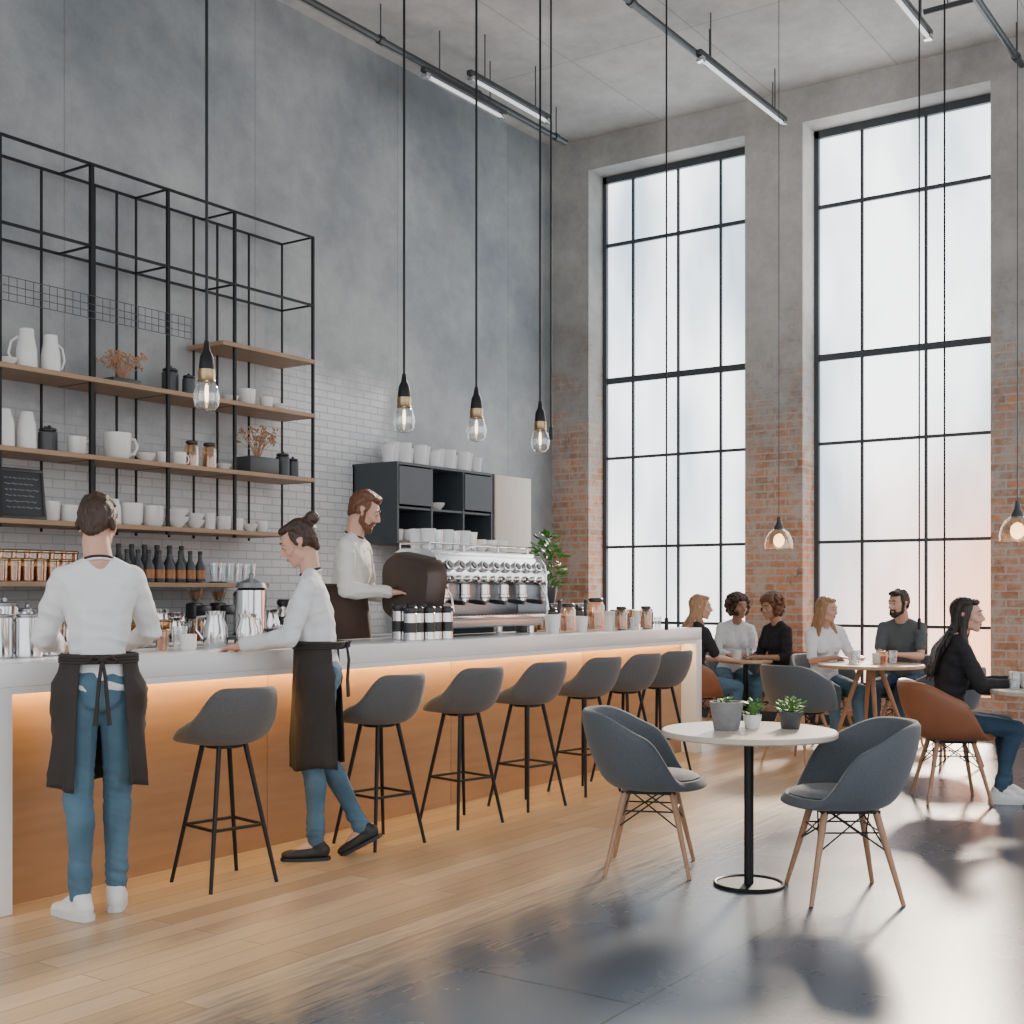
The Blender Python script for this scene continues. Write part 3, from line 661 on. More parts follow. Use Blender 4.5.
# ------------------------------------------------------------------ seating
def sst(a,b,t): t=max(0,min(1,(t-a)/(b-a))); return t*t*(3-2*t)
def bucket(bm,rx,ry,hb,hs_,hf,flat=.62,nu=10,m=40,backlean=.05,c0=.1,c1=.5):
    c=bm.verts.new((0,0,0)); rings=[]
    for i in range(1,nu+1):
        u=i/nu; ring=[]
        for j in range(m):
            th=2*math.pi*j/m; b=(1-math.cos(th))/2
            h=hf+(hs_-hf)*sst(c0,c1,b)+(hb-hs_)*sst(c1-.05,.9,b)
            if u<.5: r=flat*u/.5; zz=0.008*(u/.5)**2
            else:
                ph=(u-.5)/.5; r=flat+(1-flat)*math.sin(ph*math.pi/2); zz=.008+h*(ph**1.7)
            X=rx*r*math.sin(th); Yy=ry*r*math.cos(th)
            if b>.5: Yy-=backlean*(zz/max(hb,.01))*(b-.5)*2
            ring.append(bm.verts.new((X,Yy,zz)))
        rings.append(ring)
    for j in range(m): bm.faces.new((c,rings[0][j],rings[0][(j+1)%m]))
    for a,b in zip(rings,rings[1:]):
        for j in range(m): k=(j+1)%m; bm.faces.new((a[j],a[k],b[k],b[j]))
def seatmods(o,t):
    s=o.modifiers.new('Solidify','SOLIDIFY'); s.thickness=t; s.offset=0; b=o.modifiers.new('Subsurf','SUBSURF'); b.levels=1; b.render_levels=1
def stool():
    o=emp('bar_stool')
    bm=B(); bucket(bm,.225,.205,.255,.10,.01,flat=.6,backlean=.05,c0=.15,c1=.7); s=mk('seat',bm,'stoolf',o,(0,0,.66)); seatmods(s,.038)
    bm=B(); hull(bm,ell((0,.01,.695),(.165,.155,.02))); mk('cushion',bm,'stoolf',o)
    bm=B(); cyl(bm,.09,.63,.655,bev=.004); mk('mounting_plate',bm,'black',o)
    for a in (-1,1):
        for b in (-1,1):
            bm=B(); tube(bm,[(a*.07,b*.07,.645),(a*.175,b*.17,0)],[.012,.009],8); mk('leg',bm,'black',o)
    t=(.645-.27)/.645; kx=.07+.105*t; ky=.07+.1*t
    p=[(kx,ky,.27),(-kx,ky,.27),(-kx,-ky,.27),(kx,-ky,.27)]
    bm=B()
    for i in range(4): tube(bm,[p[i],p[(i+1)%4]],.008,8)
    mk('footrest',bm,'black',o)
    return tag(o,'grey upholstered bar stool with slim black metal legs at bar','bar stool','bar stools along the counter')
S=stool(); S.location=(4.03,4.42,0); S.rotation_euler=(0,0,-.18)
for x_,r_ in ((5.13,-.15),(5.86,-.2),(6.55,-.15),(7.24,-.18),(7.80,-.14),(8.3,-.2)): dup(S,(x_,4.42,0),r_)
def chair(fab,inner,label,legm='woodleg'):
    o=emp('armchair')
    bm=B(); bucket(bm,.285,.265,.36,.245,.01,flat=.66,backlean=.06,c0=.16,c1=.5); s=mk('seat_shell',bm,fab,o,(0,0,.415)); seatmods(s,.045)
    bm=B(); hull(bm,ell((0,.04,.455),(.21,.205,.032))); mk('cushion',bm,inner,o)
    for a in (-1,1):
        for b in (-1,1):
            bm=B(); tube(bm,[(a*.11,b*.11,.4),(a*.22,b*.20,0)],[.017,.010],10); mk('leg',bm,legm,o)
    bm=B()
    P_=lambda a,b,z_:(a*(.11+.11*(1-z_/.4)),b*(.11+.09*(1-z_/.4)),z_)
    for a,b,c_,d in ((1,1,-1,1),(1,-1,-1,-1),(1,1,1,-1),(-1,1,-1,-1)):
        tube(bm,[P_(a,b,.3),P_(c_*1,d*1,.3)],.004,6); tube(bm,[P_(a,b,.22),(c_*.09,d*.09,.39)],.004,6); tube(bm,[P_(c_,d,.22),(a*.09,b*.09,.39)],.004,6)
    box(bm,-.13,.13,-.13,.13,.38,.395,.003)
    mk('wire_brace',bm,'black',o)
    return tag(o,label,'chair')
def fdir(a): return rad(a)-math.pi/2
ch=chair('fabric','fabricin','charcoal fabric tub armchair with walnut legs at round table'); ch.location=(5.42,2.93,0); ch.rotation_euler=(0,0,fdir(-66)); ch['group']='charcoal tub chairs'
dup(ch,(5.44,1.97,0),fdir(126))
dup(ch,(9.53,3.80,0),fdir(-18),label='grey tub chair standing empty by the guests table')
dup(ch,(9.94,2.80,0),fdir(60),label='grey tub chair beside the guests round table')
dup(ch,(11.24,3.50,0),fdir(180),label='grey tub chair with man in grey shirt')
dup(ch,(10.96,4.14,0),fdir(-130),label='grey tub chair with blond woman in white')
dup(ch,(11.46,5.28,0),fdir(-140),label='grey tub chair with curly haired woman in white')
cb=chair('leather','leather','tan leather tub chair with wooden legs under long haired woman'); cb.location=(8.31,2.29,0); cb.rotation_euler=(0,0,fdir(-60)); cb['group']='tan leather tub chairs'
dup(cb,(11.22,4.66,0),fdir(150),label='tan leather tub chair with curly haired woman')
dup(cb,(10.28,5.12,0),fdir(-30),label='tan leather tub chair with woman in black top')
def rtable(name,loc,r,h,topm,label,ped=True):
    o=emp(name,loc)
    bm=B(); cyl(bm,r,h-.028,h,seg=48,bev=.006); mk('table_top',bm,topm,o)
    if ped:
        bm=B(); cyl(bm,.022,.008,h-.03,seg=18); cyl(bm,.1,h-.04,h-.028,seg=24); mk('pole',bm,'black',o)
        bm=B(); lathe(bm,[(0,0),(.155,0),(.162,.005),(.162,.012),(.156,.016),(.148,.012),(.146,.007),(.03,.009),(0,.009)],40); mk('base',bm,'black',o)
    else:
        for i in range(4):
            a=i*math.pi/2+.5; bm=B(); tube(bm,[(.08*math.cos(a),.08*math.sin(a),h-.03),(r*.75*math.cos(a),r*.75*math.sin(a),0)],[.022,.014],10); mk('leg',bm,'woodleg',o)
    return tag(o,label,'table')
rtable('bistro_table',(5.365,2.388,0),.40,.715,'tablew','round pale oak bistro table on black pedestal base')
rtable('cafe_table',(10.44,3.54,0),.44,.74,'tabled','round oak cafe table with splayed wooden legs',False)
rtable('cafe_table',(10.84,4.86,0),.25,.72,'tabled','small round oak cafe table between seated women')
rtable('cafe_table',(8.32,1.68,0),.36,.74,'tablew','round pale cafe table before woman in dark cardigan')
potplant('potted_plant',(5.30,2.47,.715),.075,.13,'pot',.04,.15,.022,40,'grey stone pot with small green plant on bistro table')
potplant('potted_plant',(5.43,2.40,.715),.043,.065,'white',.045,.13,.032,50,'small white pot with green herb on bistro table')
potplant('potted_plant',(5.52,2.25,.715),.055,.08,'darkceramic',.055,.14,.034,60,'dark pot with succulent leaves on bistro table')
it('cup',5.50,2.45,.715,0,.55)
g='cups on the cafe tables'
for a,b,k,s in ((10.3,3.62,'glass',1.2),(10.45,3.7,'cup',1),(10.5,3.5,'mug',1),(10.6,3.4,'glass',1.1),(10.35,3.4,'tumbler',1)): it(k,a,b,.74,0,s,group=g)
for a,b,k in ((10.78,4.92,'mug'),(10.93,4.87,'glass')): it(k,a,b,.72,0,1,group=g)
for a,b,k in ((8.25,1.88,'glass'),(8.38,1.83,'mug'),(8.2,1.73,'glass')): it(k,a,b,.74,0,1.1,group=g)

# ------------------------------------------------------------------ people
def ridge(p,amp): return amp*(1-2*abs(noise.noise(p)))
def ik(A,T,l1,l2,hint):
    d=T-A; Ld=min(d.length,(l1+l2)*.998); dn=d.normalized(); a=(l1*l1-l2*l2+Ld*Ld)/(2*Ld); h=math.sqrt(max(l1*l1-a*a,1e-6))
    hp=(hint-dn*hint.dot(dn)).normalized(); return A+dn*a+hp*h, A+dn*Ld
def hand(bm,W,hd,pn,side,curl):
    hd=hd.normalized(); pn=(pn-hd*pn.dot(hd)).normalized(); sv=hd.cross(pn).normalized(); ts=sv if side>0 else -sv
    hull(bm,ell(W,.025),ell(W+hd*.035+ts*.008,.021),ell(W+hd*.085+ts*.028,.0125),ell(W+hd*.082-ts*.03,.0115))
    for i,Lf in enumerate((.072,.08,.075,.058)):
        p=W+hd*(.088-(.004 if i in(0,3) else 0))+ts*(.031-.0205*i); d=hd.copy(); r=.0092-.0003*i
        for k,fr in enumerate((.48,.3,.24)):
            ca=curl*(.6 if k==0 else 1); d=(d*math.cos(ca)+pn*math.sin(ca)).normalized() if k==0 else (d+pn*math.tan(ca)*1.0).normalized()
            q=p+d*Lf*fr; hull(bm,ell(p,r),ell(q,r*.92)); p=q; r*=.92
    p=W+hd*.028+ts*.024; d=(hd*.75+ts*.6+pn*.25).normalized(); q=p+d*.045; hull(bm,ell(p,.0135),ell(q,.0105)); d2=(hd+ts*.2+pn*.25).normalized(); hull(bm,ell(q,.0105),ell(q+d2*.032,.0088))
def person(loc,face,s,label,skin='skin',hair='short',hm='hbrown',shirt='shirt',sleeve=1.0,pants='jeans',shoe='shoew',fem=False,sit=False,
           pel=None,lean=0,yaw=0,pitch=0,wl=None,wr=None,al=None,ar=None,fl=None,frr=None,apron=None,beard=False,vs=.008,curl=.35,roll=0,el=None,er=None,bw=None,lw=1.0):
    fw=bw or (.88 if fem else 1.0)
    pe=V(pel) if pel else V((0,0,.56 if sit else .955))
    R=Matrix.Rotation(rad(-lean),3,'X')@Matrix.Rotation(rad(roll),3,'Y')
    U=lambda x_,y_,z_: pe+R@V((x_,y_,z_))
    sh={k:U(k*.165*fw,-.01,.455) for k in(-1,1)}
    hp={k:pe+V((k*.088*(.5+.5*fw),0,-.03)) for k in(-1,1)}
    nb=U(0,-.02,.51); hc=U(0,.02,.672)
    HR=Matrix.Rotation(rad(yaw),3,'Z')@Matrix.Rotation(rad(-pitch),3,'X')
    Hd=lambda x_,y_,z_: hc+HR@V((x_,y_,z_))
    W={-1:V(wl),1:V(wr)}; A={-1:V(al) if al else (V((-.11,.42,.085)) if sit else V((-.1,0,.085))),1:V(ar) if ar else (V((.11,.40,.085)) if sit else V((.1,0,.085)))}
    E={};K={}
    for k in(-1,1):
        hint=V((k*.4,-.6,-.7)) if not (el if k<0 else er) else V(el if k<0 else er)
        E[k],W[k]=ik(sh[k],W[k],.28,.245,hint)
        K[k],A[k]=ik(hp[k],A[k],.43,.412,V((k*.12,1,.3)))
    F={-1:V(fl) if fl else V((-.15,1,0)),1:V(frr) if frr else V((.15,1,0))}
    am=.88 if fem else .96
    def torso(bm,g):
        hull(bm,ell(pe,(.155*fw+.01+g,.105+g,.085+g)),ell(U(0,0,.13),(.122*fw+g,.085+g,.06+g),R))
        hull(bm,ell(U(0,0,.13),(.122*fw+g,.085+g,.06+g),R),ell(U(0,0,.30),(.15*fw+g,.105+g,.10+g),R))
        hull(bm,ell(U(0,0,.30),(.15*fw+g,.105+g,.10+g),R),ell(U(.12*fw,-.015,.42),(.055+g,.058+g,.045+g),R),ell(U(-.12*fw,-.015,.42),(.055+g,.058+g,.045+g),R))
        for k in (-1,1): hull(bm,ell(U(k*.04,-.02,.495),.035+g*.6),ell(U(k*.135*fw,-.015,.445),.042+g),ell(U(0,-.01,.42),.06+g))
        if fem:
            for k in(-1,1): hull(bm,ell(U(k*.065,.065,.32),(.052+g,.052+g,.055+g)),ell(U(k*.06,.02,.4),.05))
    def arm(bm,k,g,t=1.0,e=0):
        hull(bm,ell(U(k*.11*fw,-.012,.43),.05+g),ell(sh[k]+V((0,0,-.012)),.043*am+g))
        hull(bm,ell(sh[k]+V((0,0,-.01)),.042*am+g),ell(sh[k].lerp(E[k],.35*min(1,t*2)),.044*am+g),ell(sh[k].lerp(E[k],min(1,t*2)),.035*am+g*(1+e)))
        if t>.5: q=E[k].lerp(W[k],(t-.5)*2); m_=E[k].lerp(W[k],.25*min(1,(t-.5)*2)); hull(bm,ell(E[k],.034*am+g),ell(m_,.038*am+g)); hull(bm,ell(m_,.038*am+g),ell(q,(.036-.013*(t-.5)*2)*am+g*(.7+e)))
    def leg(bm,k,g,end=1.0):
        th=hp[k].lerp(K[k],.3)
        hull(bm,ell(hp[k]+V((0,0,.01)),.083*lw+g),ell(th,.074*lw+g)); hull(bm,ell(th,.074*lw+g),ell(K[k],.048*lw+g))
        bk=F[k].normalized()*-.016; c1=K[k].lerp(A[k],.28)+bk; c2=K[k].lerp(A[k],min(end,.62))+bk*.4
        hull(bm,ell(K[k],.048*lw+g),ell(c1,.050*lw+g)); hull(bm,ell(c1,.050*lw+g),ell(c2,.037*lw+g)); hull(bm,ell(c2,.037*lw+g),ell(K[k].lerp(A[k],end),.029+g*1.2))
    bm=B(); torso(bm,0)
    for k in(-1,1):
        arm(bm,k,0); leg(bm,k,0)
        hd=(W[k]-E[k]).normalized(); hd=(hd+V((-k*.25,.35,0 if abs(hd.z)<.5 else .2))).normalized()
        hand(bm,W[k],hd,V((0,0,-1)) if abs(hd.z)<.8 else V((-k,0,0)),k,curl)
        f=F[k].normalized(); sd=f.cross(V((0,0,1))).normalized(); up=sd.cross(f)
        hull(bm,ell(A[k],.034),ell(A[k]-up*.045-f*.03,.028),ell(A[k]-up*.05+f*.12,.022))
    nk=.05 if fem else .057
    hull(bm,ell(nb,nk+.004),ell(Hd(0,-.022,-.07),nk))
    E_=lambda a,b,c,r: ell(Hd(a,b,c),r,HR)
    hull(bm,E_(0,-.015,.028,(.072,.09,.088)),E_(0,.04,.03,(.056,.045,.05)))
    hull(bm,E_(0,.035,.03,(.058,.048,.045)),E_(0,.038,-.03,(.054,.046,.04)))
    hull(bm,E_(.0,.035,-.025,(.055,.045,.035)),E_(0,.066,-.096,(.018,.016,.013)),E_(.043,.012,-.068,.016),E_(-.043,.012,-.068,.016),E_(0,-.01,-.03,(.058,.05,.04)))
    for k in(-1,1): 
        hull(bm,E_(k*.012,.082,.03,.008),E_(k*.042,.07,.03,.009)); hull(bm,E_(k*.038,.066,-.028,.016),E_(k*.05,.045,-.015,.015))
        hull(bm,E_(k*.077,-.008,.014,(.007,.018,.016)),E_(k*.071,.002,-.026,(.007,.009,.012))); sph(bm,Hd(k*.079,-.014,.006),(.008,.016,.024))
    hull(bm,E_(0,.083,.018,.008),E_(0,.108,-.02,.009)); hull(bm,E_(0,.108,-.021,.0095),E_(.013,.088,-.03,.008),E_(-.013,.088,-.03,.008))
    hull(bm,E_(.016,.074,-.055,.011),E_(-.016,.074,-.055,.011),E_(0,.08,-.054,.011))
    body=vox('person',bm,.0062 if vs<.008 else vs,2,skin)
    for k in(-1,1):
        bm=B(); sph(bm,Hd(k*.029,.0745,.008),(.012,.0105,.0075)); e=mk('eye',bm,'eyew',body); bm=B(); sph(bm,Hd(k*.0295,.082,.008),(.0062,.004,.0062)); mk('iris',bm,'iris',e)
        bm=B(); tube(bm,[Hd(k*.016,.0835,.014),Hd(k*.029,.086,.017),Hd(k*.041,.079,.013)],[.0018,.0024,.0018],6); mk('eyelid',bm,skin,body)
        bm=B(); tube(bm,[Hd(k*.013,.089,.032),Hd(k*.03,.087,.037),Hd(k*.048,.074,.03)],[.003,.004,.002],6); mk('eyebrow',bm,hm,body)
    bm=B(); hull(bm,E_(-.019,.079,-.056,.004),E_(.019,.079,-.056,.004),E_(0,.0885,-.0525,(.01,.005,.0045)),E_(0,.088,-.0605,(.012,.005,.005))); mk('lips',bm,'lips',body)
    bm=B()
    def cap(g=0):
        hull(bm,E_(0,-.026,.042,(.077+g,.09+g,.079+g)),E_(0,-.055,.0,(.068+g,.052+g,.05+g)))
        hull(bm,E_(0,.04,.088,(.052,.034,.022)),E_(0,-.03,.085,(.062,.058,.04)))
        for k in (-1,1): hull(bm,E_(k*.066,.01,.045,(.01,.02,.03)),E_(k*.071,.012,.005,(.006,.01,.012)),E_(k*.07,-.03,.0,(.01,.02,.03)))
    if hair=='short':
        cap(-.004)
        for i in range(9):
            a=(i-4)/4*.045; hull(bm,E_(a,.056-.25*abs(a),.106-.3*abs(a),(.011,.02,.012)),E_(a*.9,-.02,.125-.35*abs(a),(.013,.03,.011)))
        hull(bm,E_(0,-.078,-.03,(.042,.014,.03)),E_(0,-.06,.02,(.062,.045,.05)))
    elif hair=='bun':
        cap(-.002); hull(bm,E_(0,-.072,-.035,(.04,.022,.035)),E_(0,-.055,.03,(.066,.05,.05))); sph(bm,Hd(0,-.115,.095),(.036,.034,.034)); hull(bm,E_(0,-.06,.07,.045),E_(0,-.1,.088,.026))
    elif hair=='long':
        cap(.001); hull(bm,E_(0,-.05,0,(.078,.052,.078)),E_(0,-.068,-.14,(.072,.036,.06))); hull(bm,E_(0,-.068,-.13,(.072,.036,.06)),ell(U(0,-.108,.42),(.07,.026,.06),R)); hull(bm,ell(U(0,-.112,.42),(.07,.026,.06),R),ell(U(0,-.125,.29),(.045,.02,.06),R))
        for k in(-1,1): hull(bm,E_(k*.07,.006,.035,(.013,.028,.04)),E_(k*.074,-.015,-.1,(.013,.026,.06))); hull(bm,E_(k*.074,-.015,-.1,(.013,.026,.06)),ell(U(k*.09,.03,.43),(.016,.024,.05),R))
        for i in range(11):
            a=(i-5)/5; tube(bm,[Hd(a*.06,-.085,-.06),U(a*.075,-.135,.42),U(a*.07,-.145,.30),U(a*.06,-.14,.2+.025*(i%3))],[.008,.011,.010,.003],6)
    elif hair=='curly':
        cap(.01); rnd=random.Random(5)
        for i in range(130):
            a=rnd.uniform(0,6.283); e_=rnd.uniform(-.95,1.5); c=V((math.cos(a)*math.cos(e_)*.112,math.sin(a)*math.cos(e_)*.112-.035,math.sin(e_)*.112+.025))
            if c.y>.03 and c.z<.07: continue
            sph(bm,Hd(*c),rnd.uniform(.018,.03),1)
    HI=HR.inverted()
    def hd_(p):
        q=HI@(p-hc)
        if hair in('short','bun'): return ridge(V((q.x*90,q.y*16,q.z*26)),.004)+.001
        if hair=='long': return ridge(V((q.x*70,q.y*70,q.z*6)),.0045)
        return ridge(q*45,.006)
    vox('hair',bm,.005 if vs<.008 else .007,1,hm,body,hd_)
    if beard:
        bm=B(); hull(bm,E_(0,.07,-.1,(.028,.018,.018)),E_(.047,.012,-.064,(.014,.018,.02)),E_(-.047,.012,-.064,(.014,.018,.02)),E_(0,.074,-.078,(.024,.012,.008)))
        hull(bm,E_(-.024,.08,-.048,.006),E_(.024,.08,-.048,.006),E_(0,.09,-.041,.006))
        for k in(-1,1): hull(bm,E_(k*.066,.006,-.0,(.008,.012,.02)),E_(k*.052,.012,-.06,(.013,.02,.02))); hull(bm,E_(k*.028,.078,-.05,.007),E_(k*.03,.07,-.085,.014))
        vox('beard',bm,.0055,1,hm,body,lambda p:ridge(p*70,.003))
    bm=B(); torso(bm,.011)
    for k in(-1,1): arm(bm,k,.012,sleeve,.15)
    def fold(p):
        q=V((p.x*9+p.z*5,p.y*9,p.z*13+p.x*4)); return .008*noise.noise(q)+ridge(V((p.x*9+p.z*6,p.y*7+p.z*6,p.z*18)),.008)*(.5+.5*math.exp(-((p.z-pe.z-.12)/.12)**2)+.25*min(1,abs(p.x)/.15))
    vox('shirt',bm,vs,1,shirt,body,fold)
    bm=B(); tube(bm,[nb+R@V(((nk+.009)*math.cos(t/16*6.283),(nk+.009)*math.sin(t/16*6.283)+.002,-.002-.016*math.sin(t/16*6.283))) for t in range(16)],.005,6,closed=True); mk('collar',bm,shirt,body)
    if sleeve>=1:
        for k in(-1,1):
            d=(W[k]-E[k]).normalized(); a=d.orthogonal().normalized(); b=d.cross(a); c=W[k]-d*.005
            bm=B(); 
            for o_ in (0,.022): tube(bm,[c-d*o_+(a*math.cos(t/12*6.283)+b*math.sin(t/12*6.283))*.032*am for t in range(12)],.0055,6,closed=True)
            mk('cuff',bm,shirt,body)
    bm=B(); hull(bm,ell(pe+V((0,0,.02)),(.158*fw+.02,.12,.07)),ell(pe+V((0,0,-.06)),(.15*fw,.112,.06)))
    for k in(-1,1): leg(bm,k,.01,.97)
    def foldp(p):
        kz=K[1].z; n=math.exp(-((p.z-kz)/.09)**2)+math.exp(-((p.z-.16)/.07)**2)*1.2+.25
        return ridge(V((p.x*5,p.y*5+3,p.z*26+p.x*10)),.007*min(1.3,n))+.0025*noise.noise(p*14)
    vox('trousers',bm,vs,1,pants,body,foldp)
    for k in(-1,1):
        f=F[k].normalized(); sd=f.cross(V((0,0,1))).normalized(); up=sd.cross(f); a=A[k]
        RR=Matrix((sd,f,up)).transposed()
        bm=B(); zmn=.014 if abs(f.z)<.05 else None
        hull(bm,ell(a-up*.035-f*.03,(.036,.045,.04),RR),ell(a-up*.048+f*.06,(.043,.05,.034),RR),ell(a-up*.054+f*.13,(.037,.048,.024),RR),zmin=zmn)
        hull(bm,ell(a+up*(.0 if shoe=='shoeb' else .012)-f*.008,(.041,.045,.02),RR),ell(a-up*.05-f*.02,(.036,.05,.03),RR),zmin=zmn)
        if shoe=='shoew': hull(bm,ell(a+up*.01,(.04,.04,.02),RR),ell(a-up*.03+f*.075,(.036,.03,.025),RR),zmin=zmn)
        sh_=vox('shoe',bm,.006,1,shoe,body)
        t0=.056 if shoe=='shoew' else .068
        bm=B(); hull(bm,*[[a-up*t0+sd*(x_*.9)+f*y_-up*h_ for h_ in(0,.085-t0)] for x_,y_ in ((-.03,-.065),(.03,-.065),(-.042,-.02),(.042,-.02),(-.045,.08),(.045,.08),(-.032,.160),(.032,.160),(0,.178),(0,-.076))]); mk('sole',bm,'sole' if shoe=='shoew' else 'shoeb',sh_)
        if shoe=='shoew':
            bm=B()
            for i in range(4): c=a+f*(.04+.022*i)-up*(.0+.010*i); tube(bm,[c-sd*.022,c+up*.005,c+sd*.022],.003,5)
            mk('laces',bm,'sole',sh_)
    if apron:
        ap=apron; bm=B(); n=56; rows=22; a0,a1=rad(ap['a0']),rad(ap['a1']); g=[]
        zt,zb=ap['zt'],ap['zb']; sh0=V((pe.x,pe.y,0)); of=V((*ap.get('off',(0,0)),0)); bx=.158*fw+.022
        segs=[]
        for k in(-1,1): segs+= [(hp[k],K[k],.110,.080),(K[k],A[k],.080,.064)]
        for i in range(rows+1):
            t=i/rows; z_=zt+(zb-zt)*t; row=[]
            rxx=bx+(ap['rx']-bx)*min(1,t*1.1); ryy=.128+(ap['ry']-.128)*min(1,t*1.3)
            for j in range(n+1):
                th=a0+(a1-a0)*j/n; w=1+.06*t*math.sin(th*7+1)+.035*t*math.sin(th*13)+.03*noise.noise(V((th*2,t*3,1)))
                dr=V((math.sin(th),math.cos(th),0)); q=sh0+of*t+V((rxx*w*dr.x,ryy*w*dr.y,z_+.012*t*math.sin(th*3)))
                for it_ in range(12):     # cloth stays outside the legs
                    hit=False
                    for P0,P1,r0,r1 in segs:
                        d=P1-P0; u_=max(0,min(1,(q-P0).dot(d)/d.length_squared)); 
                        if (q-(P0+d*u_)).length<r0+(r1-r0)*u_: hit=True
                    if not hit: break
                    q=q+dr*.012
                row.append(bm.verts.new(q))
            g.append(row)
        for _ in range(2):
            for i in range(2,rows):
                for j in range(1,n):
                    v=g[i][j]; av=(g[i-1][j].co+g[i+1][j].co+g[i][j-1].co+g[i][j+1].co)/4
                    dr=V((v.co.x-sh0.x,v.co.y-sh0.y,0)); 
                    if V((av.x-sh0.x,av.y-sh0.y,0)).length>dr.length-.003: v.co=v.co.lerp(av,.5)
        for a,b in zip(g,g[1:]):
            for j in range(n): bm.faces.new((a[j],a[j+1],b[j+1],b[j]))
        o=mk('apron',bm,ap['m'],body,ang=80); s_=o.modifiers.new('Solidify','SOLIDIFY'); s_.thickness=.005
        bm=B()
        for dz in (0,.012,.024): tube(bm,[sh0+V(((bx+.003)*math.sin(t*math.pi/12),.133*math.cos(t*math.pi/12),zt-.01-dz)) for t in range(24)],.008,6,closed=True)
        mk('waistband',bm,ap['m'],body)
        bm=B(); kb=sh0+V((0,-.142,zt-.02)); sph(bm,kb,(.02,.014,.016))
        for k in(-1,1):
            tube(bm,[kb,kb+V((k*.04,-.015,.012)),kb+V((k*.06,-.01,-.012)),kb+V((k*.025,-.008,-.012)),kb],[.005,.007,.008,.006,.004],6)
            tube(bm,[kb,kb+V((k*.012,-.012,-.08)),kb+V((k*.02,-.005,-.18)),kb+V((k*.028,-.01,-.27))],[.006,.008,.008,.009],6)
        mk('apron_tie',bm,ap['m'],body)
        bm=B(); tube(bm,[nb+R@V(((nk+.003)*math.cos(t/14*6.283),(nk+.003)*math.sin(t/14*6.283),.012-.012*math.sin(t/14*6.283))) for t in range(14)],.006,6,closed=True); mk('neck_strap',bm,ap['m'],body)
    body.location=loc; body.rotation_euler=(0,0,rad(face)-math.pi/2); body.scale=(s,s,s)
    return tag(body,label,'person')
person((3.33,4.41,0),58,1.005,'person in white long-sleeved top, black apron and jeans at the bar',hair='short',hm='hbrown',shirt='shirt',bw=.82,lw=.94,
  wl=(-.14,.34,1.11),wr=(.16,.36,1.11),al=(-.08,-.06,.085),ar=(.075,.06,.085),fl=(-.5,.85,0),frr=(.2,1,0),yaw=-22,pitch=8,vs=.007,lean=3,el=(-.45,-.8,-.3),er=(.5,-.8,-.3),
  apron=dict(m='apronk',a0=-146,a1=146,zt=1.09,zb=.54,rx=.195,ry=.165))
person((4.70,4.40,0),128,.985,'person in white top, black apron and jeans leaning on the bar',hair='bun',hm='hbrown',shirt='shirt',shoe='shoeb',fem=True,bw=.84,lw=.92,
  pel=(0,.04,.955),lean=7,wl=(-.12,.40,1.10),wr=(.10,.38,1.10),al=(-.06,.05,.085),ar=(.05,-.18,.14),fl=(-.1,1,0),frr=(.1,.85,-.45),pitch=24,yaw=4,vs=.007,
  apron=dict(m='apronk',a0=-126,a1=136,zt=1.12,zb=.47,rx=.165,ry=.16,off=(0,-.02)))
person((6.18,5.62,.15),-68,1.07,'bearded person in white shirt and brown apron working the coffee machine',hair='short',hm='hred',shirt='cream',fem=False,beard=True,bw=.90,
  wl=(-.04,.30,1.06),wr=(.12,.31,1.12),lean=9,pitch=22,yaw=14,vs=.007,apron=dict(m='apronb',a0=-150,a1=150,zt=1.17,zb=.6,rx=.2,ry=.18))
SW=dict(sit=True,vs=.009)
person((8.31,2.29,-.015),-60,.985,'person with long dark hair in black cardigan and jeans, seated',skin='skin',hair='long',hm='hdark',shirt='blackc',pants='jeansd',shoe='shoew',fem=True,bw=.82,lw=.88,pel=(0,-.04,.575),lean=11,
  wl=(-.08,.38,.80),wr=(.14,.38,.79),al=(-.08,.38,.1),ar=(.12,.28,.1),yaw=-24,pitch=2,**SW)
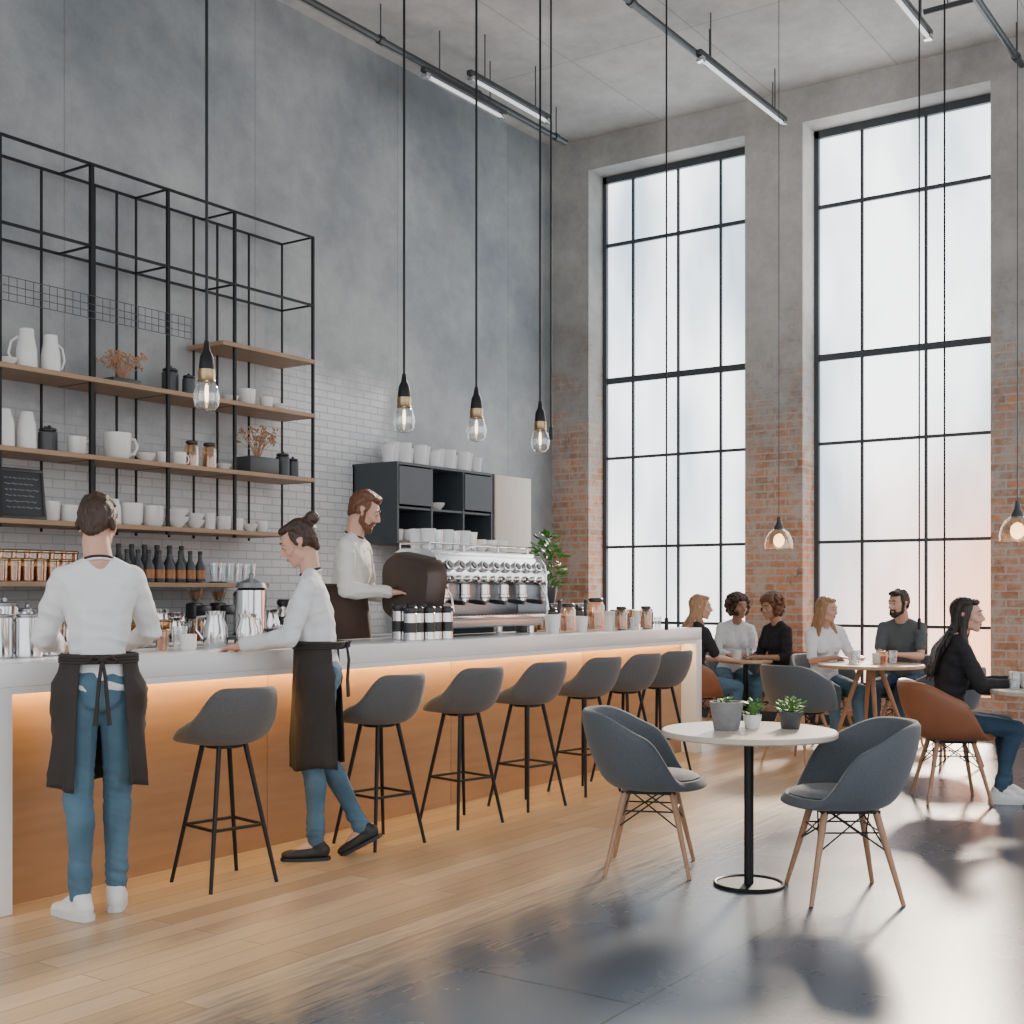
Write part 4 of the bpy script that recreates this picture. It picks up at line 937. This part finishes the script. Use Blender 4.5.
person((11.24,3.50,0),176,1.02,'bearded person in grey t-shirt seated at round table',skin='skin',hair='short',hm='hdark',shirt='greyc',sleeve=.35,beard=True,pel=(0,-.03,.57),lean=13,wl=(-.14,.42,.79),wr=(.05,.42,.79),pants='jeansd',pitch=6,yaw=-22,**SW)
person((10.96,4.14,0),-130,.98,'blond person in white top seated at round table',skin='skin',hair='long',hm='hblond',shirt='shirt',sleeve=.4,fem=True,pel=(0,-.03,.57),lean=14,roll=5,wl=(-.12,.40,.79),wr=(.14,.40,.79),yaw=28,pitch=6,**SW)
person((10.28,5.12,0),-32,.98,'person in black top and blue jeans seated by small table',skin='skin',hair='long',hm='hblond',shirt='blackc',sleeve=.4,fem=True,pel=(0,-.03,.57),lean=8,wl=(-.12,.34,.74),wr=(.1,.38,.74),yaw=-28,pitch=4,**SW)
person((11.46,5.28,0),-145,.98,'curly haired person in white blouse seated by brick pier',skin='skind',hair='curly',hm='hbrown',shirt='shirt',fem=True,pel=(0,-.03,.57),lean=12,roll=-4,wl=(-.1,.38,.76),wr=(.12,.38,.76),yaw=22,**SW)
person((11.22,4.66,0),150,.98,'curly haired person in black top seated at small table',skin='skind',hair='curly',hm='hred',shirt='blackc',sleeve=.6,fem=True,pel=(0,-.03,.57),lean=12,wl=(-.14,.34,.76),wr=(.12,.34,.76),yaw=8,pitch=6,**SW)

# ------------------------------------------------------------------ light & camera
w=D.worlds.new('World'); SC.world=w; w.use_nodes=True; bg=w.node_tree.nodes['Background']; bg.inputs[0].default_value=(.93,.96,1,1); bg.inputs[1].default_value=1.95
sl_=D.lights.new('sun','SUN'); sl_.energy=85; sl_.angle=rad(6); sl_.color=(1,.84,.66); so=D.objects.new('sun',sl_); COL.objects.link(so)
so.rotation_euler=V((-.90,-.20,-.42)).to_track_quat('-Z','Y').to_euler(); so.location=(20,5,9)
cam=D.cameras.new('camera'); co=D.objects.new('camera',cam); COL.objects.link(co); co.location=(0,0,1.35); co.rotation_euler=(rad(90),0,rad(34.7-90)); cam.sensor_width=36; cam.lens=44.05; cam.shift_y=.078; cam.clip_end=100
SC.camera=co
